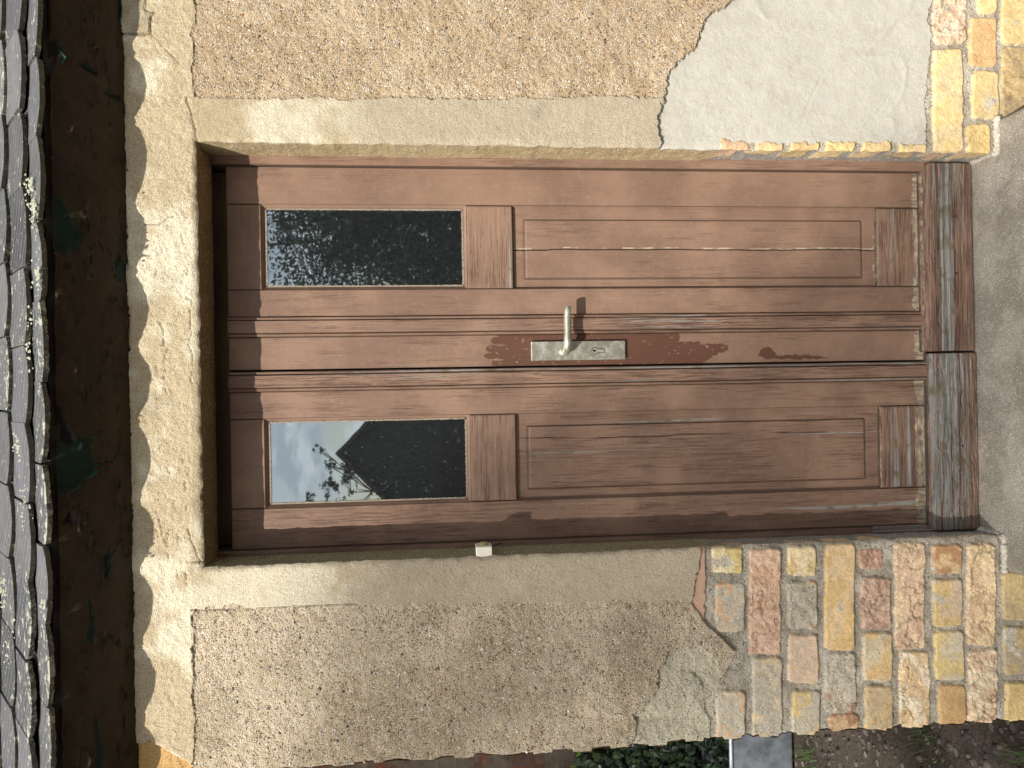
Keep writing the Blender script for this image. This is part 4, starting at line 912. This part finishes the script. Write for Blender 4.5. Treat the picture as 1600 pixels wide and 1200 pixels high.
# grass tufts
GRS = simple('grass_green', (58, 74, 36), .6, 0, 30, .3); mb = MB()
for (cx_, cy2, n_) in ((P(1235, 1185, 1.35)[0], 1.35, 40), (-1.15, .55, 50), (-1.35, .2, 40), (-1.8, 1.0, 60), (-1.05, .1, 30)):
    for i in range(n_):
        x = cx_ + random.gauss(0, .05); y = cy2 + random.gauss(0, .05); h = random.uniform(.03, .09); lx = random.uniform(-.03, .03); ly_ = random.uniform(-.03, .03)
        mb.add([(x - .002, y, 0), (x + .002, y, 0), (x + lx * .6 + .0015, y + ly_ * .6, h * .7), (x + lx, y + ly_, h)], [(0, 1, 2), (0, 2, 3)])
gt = mb.build('grass', GRS, None); tag(gt, 'thin green grass tufts in the dirt beside the house', 'grass', kind='stuff')

# ------------------------------------------------------------------ yard wall with ivy behind the corner
GW = empty('garden_wall', (-2.6, 1.9, 0), 'weathered red brick yard wall behind the house corner', 'wall')
YG = 1.85
def m_gw():
    m = NM('yard_brick'); v = m.coord(); b = m.n('ShaderNodeTexBrick'); mpn = m.n('ShaderNodeMapping'); mpn.inputs['Rotation'].default_value = (R(90), 0, 0); m.l(v, mpn.inputs[0]); m.l(mpn.outputs[0], b.inputs['Vector'])
    b.inputs['Scale'].default_value = 1; b.inputs['Brick Width'].default_value = .26; b.inputs['Row Height'].default_value = .083; b.inputs['Mortar Size'].default_value = .006
    b.inputs['Color1'].default_value = (*s2l((112, 66, 50)), 1); b.inputs['Color2'].default_value = (*s2l((84, 68, 60)), 1); b.inputs['Mortar'].default_value = (*s2l((84, 78, 70)), 1)
    n = m.noise(v, 30, 5, .6); c = m.mix(m.step(m.noise(v, 5, 4), .42, .55), b.outputs['Color'], s2l((104, 94, 82))); c = m.mix(m.step(n, .4, .7), m.mix(1, c, (.7, .7, .7), 'MULTIPLY'), c)
    return m.fin(c, .95, m.math('ADD', m.math('MULTIPLY', b.outputs['Fac'], -1), n), .8, .006, .2)
mb = MB(); mb.box(-4.6, XC - .3, YG, YG + .24, -.05, 2.6); mb.build('wall', m_gw(), GW, .004)
mb = MB(); mb.box(-4.63, XC - .28, YG - .02, YG + .26, 2.602, 2.66); mb.build('coping', CONC, GW, .006)
mb = MB(); xw, _ = P(520, 1190, YG - .05); mb.box(xw - .5, xw + .03, YG - .09, YG - .004, .0, 3.0); 
# ivy
ivy = empty('ivy_plant', (P(1030, 1185, YG)[0], YG - .05, 0), 'dark green ivy climbing the yard wall behind the house corner', 'ivy')
mi = NM('ivy_leaf'); vi = mi.coord(); IVL = mi.fin(mi.mix(1, mi.attr('col'), mi.ramp(mi.noise(vi, 60, 3), [(.3, (.7, .7, .7)), (.7, (1.25, 1.25, 1.1))]), 'MULTIPLY'), .38, mi.noise(vi, 120, 3), .4, .002, .5)
lf = [(0, -.1), (.42, -.32), (.5, .0), (.92, .18), (.48, .38), (.42, .62), (0, 1.05), (-.42, .62), (-.48, .38), (-.92, .18), (-.5, 0), (-.42, -.32)]
mb = MB(); xi0 = P(1135, 1168, YG - .1)[0]; rv = random.Random(5)
def ivyleaf(x, y, z, s, lean):
    a = rv.uniform(-.9, .9) + math.pi; ca, sa = math.cos(a), math.sin(a); tx, tz = rv.uniform(-.5, .5), rv.uniform(-.2, .8)
    vs = [(x, y - .006, z)]
    for u_, v_ in lf:
        p, q = (u_ * ca - v_ * sa) * s, (u_ * sa + v_ * ca) * s; vs.append((x + p, y + p * tx - abs(q) * tz * .6 - .0 + .1 * s * (abs(u_)), z + q))
    g_c = rv.choice([(28, 44, 30), (34, 52, 34), (25, 39, 28), (40, 60, 36), (48, 68, 36)])
    mb.add(vs, [(0, i, i % 12 + 1) for i in range(1, 13)], s2l(g_c))
for i in range(1700):
    px = rv.uniform(905, 1150) if rv.random() < .8 else rv.uniform(895, 940)
    x, z = P(px, rv.uniform(1145, 1330), YG - .08)
    if z < .02: z = rv.uniform(.05, .3)
    dens = 1 if px > 950 else .55
    if rv.random() > dens: continue
    ivyleaf(x, YG - rv.uniform(.01, .13), z, rv.uniform(.020, .036), 0)
iv = mb.build('leaves', IVL, ivy)
mb = MB()
for i in range(14):
    x, z = P(rv.uniform(930, 1130), rv.uniform(1160, 1300), YG); pts = [(x + rv.uniform(-.1, .1), YG - .012, 0)]
    for k in range(8): pts.append((pts[-1][0] * .7 + x * .3 + rv.uniform(-.03, .03), YG - rv.uniform(.008, .02), (z + .2) * (k + 1) / 8))
    mb.tube(pts, .004, 5)
mb.build('stems', simple('ivy_stem', (84, 66, 46), .9), ivy, smooth=True)
# leafy sprig higher up on the wall
sprig = empty('wall_creeper', (P(915, 1195, YG)[0], YG - .05, 0), 'small bright green leaves sprouting from the yard wall above the ivy', 'creeper'); mb = MB()
for i in range(60):
    x, z = P(rv.gauss(912, 7), rv.uniform(1165, 1260), YG - .06); a = rv.random() * 6; s = rv.uniform(.012, .024)
    mb.add([(x + s * math.cos(a + t) * k, YG - .06 + rv.uniform(-.01, .01), z + s * math.sin(a + t) * k) for t, k in ((0, 1.6), (1.2, .6), (3.1, .7), (5, .6))], [(0, 1, 2, 3)], s2l(rv.choice([(96, 130, 40), (70, 104, 34)])))
mb.build('leaves', IVL, sprig)
mb = MB(); mb.tube([(P(912, 1195, YG)[0], YG - .02, .0), (P(916, 1195, YG)[0], YG - .03, P(912, 1195, YG)[1])], .004, 5); mb.build('stem', simple('thin_stem', (88, 74, 50), .9), sprig)
# grey metal tub
YT = 1.45
tx1, tz1 = P(1142, 1162, YT); 
TUB = simple('grey_zinc', (112, 118, 124), .6, .25, 14, .38)
tub = empty('metal_tub', (tx1 - .28, YT + .2, 0), 'grey zinc tub standing on the ground behind the house corner', 'tub')
mb = MB(); x1 = -1.30; x0 = x1 - .62; zt = tz1; i_ = .035; y0, y1 = YT, YT + .36
mb.add([(x0 + i_, y0 + i_, .012), (x1 - i_, y0 + i_, .012), (x1 - i_, y1 - i_, .012), (x0 + i_, y1 - i_, .012), (x0, y0, zt), (x1, y0, zt), (x1, y1, zt), (x0, y1, zt)], [(3, 2, 1, 0), (0, 1, 5, 4), (1, 2, 6, 5), (2, 3, 7, 6), (3, 0, 4, 7)])
t_ = mb.build('body', TUB, tub, .012, True)
mb = MB(); mb.tube([(x0, y0, zt), (x1, y0, zt), (x1, y1, zt), (x0, y1, zt), (x0, y0, zt)], .009, 8); mb.build('rim', simple('pale_zinc', (168, 176, 186), .4, .4), tub, smooth=True)

# ------------------------------------------------------------------ across the yard (seen in the window panes, and shading the door)
BARK = simple('bark', (88, 74, 60), .95, 0, 25, .35, .01)
def m_leaf():
    m = NM('tree_leaf'); c = m.attr('col'); m.fin(c, .55, None, spec=.35)
    tl = m.n('ShaderNodeBsdfTranslucent'); m.l(c, tl.inputs[0]); ms = m.n('ShaderNodeMixShader'); ms.inputs[0].default_value = .10
    m.l(m.b.outputs[0], ms.inputs[1]); m.l(tl.outputs[0], ms.inputs[2]); m.l(ms.outputs[0], m.out.inputs[0]); return m.m
LEAF = m_leaf()
def tree(name, base, height, blobs, nleaf, size, lab, cat, seed, tk=.016, pal=((58, 84, 34), (74, 102, 42), (44, 66, 28), (92, 118, 50)), group=None):
    rr = random.Random(seed); T = empty(name, base, lab, cat, group); bx_, by_, _ = base
    mb = MB(); tr_ = height * tk
    trunk = [Vector((bx_ + rr.uniform(-.1, .1) * k, by_ + rr.uniform(-.1, .1) * k, height * k / 7)) for k in range(7)]
    mb.tube([tuple(p) for p in trunk], [tr_ * (1.3 - .17 * k) for k in range(7)], 10)
    for (cx, cy_, cz, rad) in blobs:
        c = Vector((cx, cy_, cz)); s_ = min(trunk, key=lambda p: (p - c).length + (3 if p.z > c.z else 0)); md_ = (s_ + c) / 2 + Vector((rr.uniform(-.2, .2), rr.uniform(-.2, .2), .1))
        mb.tube([tuple(s_), tuple(md_), tuple(c)], [tr_ * .5, tr_ * .3, tr_ * .1], 7)
        for q in range(6):
            e = c + Vector((rr.gauss(0, 1), rr.gauss(0, 1), rr.gauss(0, 1))).normalized() * rad * .8; mb.tube([tuple(md_), tuple(c.lerp(e, .5)), tuple(e)], [tr_ * .2, tr_ * .1, tr_ * .04], 5)
    mb.build('trunk', BARK, T, smooth=True)
    tot = sum(b[3] ** 2 for b in blobs); Vs_ = []; Cs_ = []
    for (cx, cy_, cz, rad) in blobs:
        n = int(nleaf * rad ** 2 / tot); clumps = [(Vector((rr.gauss(0, 1), rr.gauss(0, 1), rr.gauss(0, 1))).normalized() * rad * rr.uniform(.2, 1.0)) for _ in range(max(8, n // 22))]
        for i in range(n):
            o_ = clumps[i % len(clumps)] + Vector((rr.gauss(0, 1), rr.gauss(0, 1), rr.gauss(0, 1))) * rad * .12
            p = Vector((cx, cy_, cz)) + o_; a = Vector((rr.gauss(0, 1), rr.gauss(0, 1), rr.gauss(0, .6))).normalized(); b = a.cross(Vector((rr.gauss(0, 1), rr.gauss(0, 1), rr.gauss(0, 1)))).normalized(); s = size * rr.uniform(.6, 1.3)
            Vs_ += [p - a * s, p + b * s * .45, p + a * s, p - b * s * .45]; Cs_ += [s2l(rr.choice(pal))] * 4
    n = len(Vs_) // 4; me = npmesh('crown', np.array([tuple(q) for q in Vs_]), np.arange(4 * n).reshape(-1, 4), False, np.array(Cs_)); link('crown', me, LEAF, T)
    return T
MIR = lambda px, py, Y: (P(px, py, 2 * (DY + .013) - Y)[0], Y, P(px, py, 2 * (DY + .013) - Y)[1])    # where a thing seen in the glass really stands
# barn
YB = -12.5; ax_, _, az_ = MIR(537, 707, YB)
barn = empty('barn', (ax_, YB - 3, 0), 'dark gabled barn across the yard, its roof peak mirrored in the left window pane', 'barn')
mb = MB(); hw = 3.0; ez = max(az_ - hw * .95, .6)
hw = (az_ - ez) / .95
mb.add([(ax_ - hw, YB, 0), (ax_ + hw, YB, 0), (ax_ + hw, YB, ez), (ax_, YB, az_), (ax_ - hw, YB, ez)] + [(ax_ - hw, YB - 6, 0), (ax_ + hw, YB - 6, 0), (ax_ + hw, YB - 6, ez), (ax_, YB - 6, az_), (ax_ - hw, YB - 6, ez)],
       [(0, 1, 2, 3, 4), (9, 8, 7, 6, 5), (0, 4, 9, 5), (1, 6, 7, 2)])
mb.build('wall', simple('barn_boards', (70, 66, 58), .95, 0, 12, .3, .01), barn)
mb = MB()
for sg in (-1, 1):
    e = [(ax_, az_ + .02), (ax_ + sg * (hw + .25), ez - .25 * .95 + .02)]
    mb.add([(e[0][0], YB + .25, e[0][1]), (e[1][0], YB + .25, e[1][1]), (e[1][0], YB - 6.25, e[1][1]), (e[0][0], YB - 6.25, e[0][1]), (e[0][0], YB + .25, e[0][1] + .1), (e[1][0], YB + .25, e[1][1] + .1), (e[1][0], YB - 6.25, e[1][1] + .1), (e[0][0], YB - 6.25, e[0][1] + .1)],
           [(0, 1, 2, 3), (7, 6, 5, 4), (0, 4, 5, 1), (1, 5, 6, 2), (2, 6, 7, 3), (3, 7, 4, 0)])
mb.build('roof', simple('barn_roof_tiles', (80, 58, 50), .9, 0, 20, .3, .01), barn)
mb = MB(); mb.box(ax_ - .9, ax_ + .9, YB + .01, YB + .05, 0, min(2.0, ez + .9)); mb.build('door', simple('barn_door', (58, 48, 40), .9), barn)
# trees mirrored in the panes
t1 = MIR(560, 385, -8.5)
tree('broadleaf_tree', (t1[0] + .6, -8.5, 0), 6.0, [(t1[0] - .2, -8.5, 1.3, 1.2), (t1[0] + 1.6, -8.7, 2.6, 1.6), (t1[0] + .5, -8.9, 2.2, 1.5), (t1[0] + 1.8, -9, 4.6, 1.7), (t1[0] - .9, -8.8, 1.7, 1.1), (t1[0] - .3, -8.6, 3.0, .9), (t1[0] + 3.2, -8.6, 3.0, 1.6), (MIR(450, 350, -8.6)[0], -8.6, MIR(450, 350, -8.6)[2], .42), (t1[0] + .6, -9.8, 1.6, 1.5), (t1[0] + .6, -10.2, 2.8, 1.3), (t1[0] + 1.8, -10, 2.0, 1.6)], 60000, .042, 'dense leafy tree across the yard, mirrored in the right window pane', 'tree', 11, pal=((30, 44, 26), (38, 54, 30), (26, 38, 24), (58, 74, 34)))
hb = MIR(600, 385, -11)
tree('backing_tree', (hb[0], -11, 0), 5.0, [(hb[0] - .7, -11, .9, 1.0), (hb[0] + .6, -11, 1.4, 1.1), (hb[0] + 1.9, -11.1, 1.8, 1.3), (hb[0] + .1, -11, 2.1, .8), (hb[0] + 1.2, -11, 2.7, 1.0), (hb[0] - .1, -10.9, .5, .9), (hb[0] + 3.2, -11, 2.2, 1.4)], 24000, .10, 'dark dense tree added behind the leafy one to fill its bright sky gaps, mirrored in the right window pane', 'tree', 31, pal=((24, 36, 24), (30, 42, 26), (20, 30, 20)))  # backing added to close bright sky gaps in the mirrored foliage
t2 = MIR(520, 765, -9.5)
tree('young_tree', (t2[0] - .5, -9.5, 0), 3.6, [(t2[0] - .5, -9.5, t2[2] - .45, .5), (t2[0] + .05, -9.4, t2[2] + .05, .16), (t2[0] - .08, -9.5, t2[2] + .32, .12), (t2[0] - .6, -9.5, t2[2] + .2, .4), (t2[0] + .35, -9.4, t2[2] - .30, .22), (t2[0] + .38, -9.4, t2[2] + .04, .10), (t2[0] + .12, -9.4, t2[2] - .2, .2), (MIR(500, 703, -9.4)[0], -9.4, MIR(500, 703, -9.4)[2], .11), (MIR(516, 728, -9.4)[0], -9.4, MIR(516, 728, -9.4)[2], .10)], 2600, .032, 'slender young tree beside the barn, mirrored low in the left window pane', 'tree', 5, tk=.0055, pal=((34, 48, 28), (42, 58, 32)))
# tall tree whose crown filters the sun on the lower left of the front
T_ = empty('tall_tree', (-10.5, -18, 0), 'tall tree beyond the barn that dapples the lower left of the door with shade', 'tree')
poly = [(440, 1700), (490, 960), (530, 880), (745, 700), (1120, 575), (1290, 340), (1390, 245), (1700, 250), (2200, 500), (2200, 1700)]
rr = random.Random(4); Vs_ = []; Cs_ = []; cents = []
pal_ = [s2l(q) for q in ((58, 84, 34), (74, 102, 42), (44, 66, 28), (92, 118, 50))]
while len(cents) < 8700:
    px, py = rr.uniform(480, 2200), rr.uniform(240, 1700)
    if not inpoly(np.array([px]), np.array([py]), poly)[0]: continue
    t = rr.uniform(14.5, 19); x, z = P(px, py, 0); p = Vector((x - .54 * t + rr.gauss(0, .07), -t, z + .96 * t + rr.gauss(0, .07))); cents.append(p)
for i in range(3400):  # extra leaves added to shade the yard wall and ivy
    t = rr.uniform(15, 20); x, z = rr.uniform(-4.2, -1.75), rr.uniform(1.75, 4.0); cents.append(Vector((x - .54 * t, -t, z + .96 * t)))
for i in range(9000):
    q = Vector((rr.gauss(0, 1), rr.gauss(0, 1), rr.gauss(0, 1))).normalized() * rr.uniform(.5, 1) ** .5
    cents.append(Vector((-11.3 + q.x * 2.1, -18.3 + q.y * 2.2, 13.2 + q.z * 2.6 - 1.6 * abs(q.x))))
for p in cents:
    a = Vector((rr.gauss(0, 1), rr.gauss(0, 1), rr.gauss(0, .8))).normalized(); b = a.cross(Vector((rr.gauss(0, 1), rr.gauss(0, 1), rr.gauss(0, 1)))).normalized(); s_ = (.030 if len(Vs_) < 34800 else .052) * rr.uniform(.7, 1.3)
    Vs_ += [p - a * s_, p + b * s_ * .45, p + a * s_, p - b * s_ * .45]; Cs_ += [rr.choice(pal_)] * 4
link('crown', npmesh('crown', np.array([tuple(q) for q in Vs_]), np.arange(len(Vs_)).reshape(-1, 4), False, np.array(Cs_)), LEAF, T_)
mb = MB(); mb.tube([(-11.2, -18.3, 0), (-11.1, -18.3, 4), (-11.2, -18.4, 8), (-11.0, -18.3, 12), (-11.1, -18.2, 15)], [.26, .21, .16, .10, .04], 10)
for k in range(14):
    e = cents[rr.randrange(8700)] if k % 2 else cents[8700 + rr.randrange(9000)]; b0 = Vector((-11.1, -18.3, min(e.z - .6, 14))); b0.z = max(b0.z - rr.uniform(.5, 2.5), 6)
    mb.tube([tuple(b0), tuple((b0 + e) / 2 + Vector((0, 0, .15))), tuple(e)], [.06, .03, .008], 6)
mb.build('trunk', BARK, T_, smooth=True)
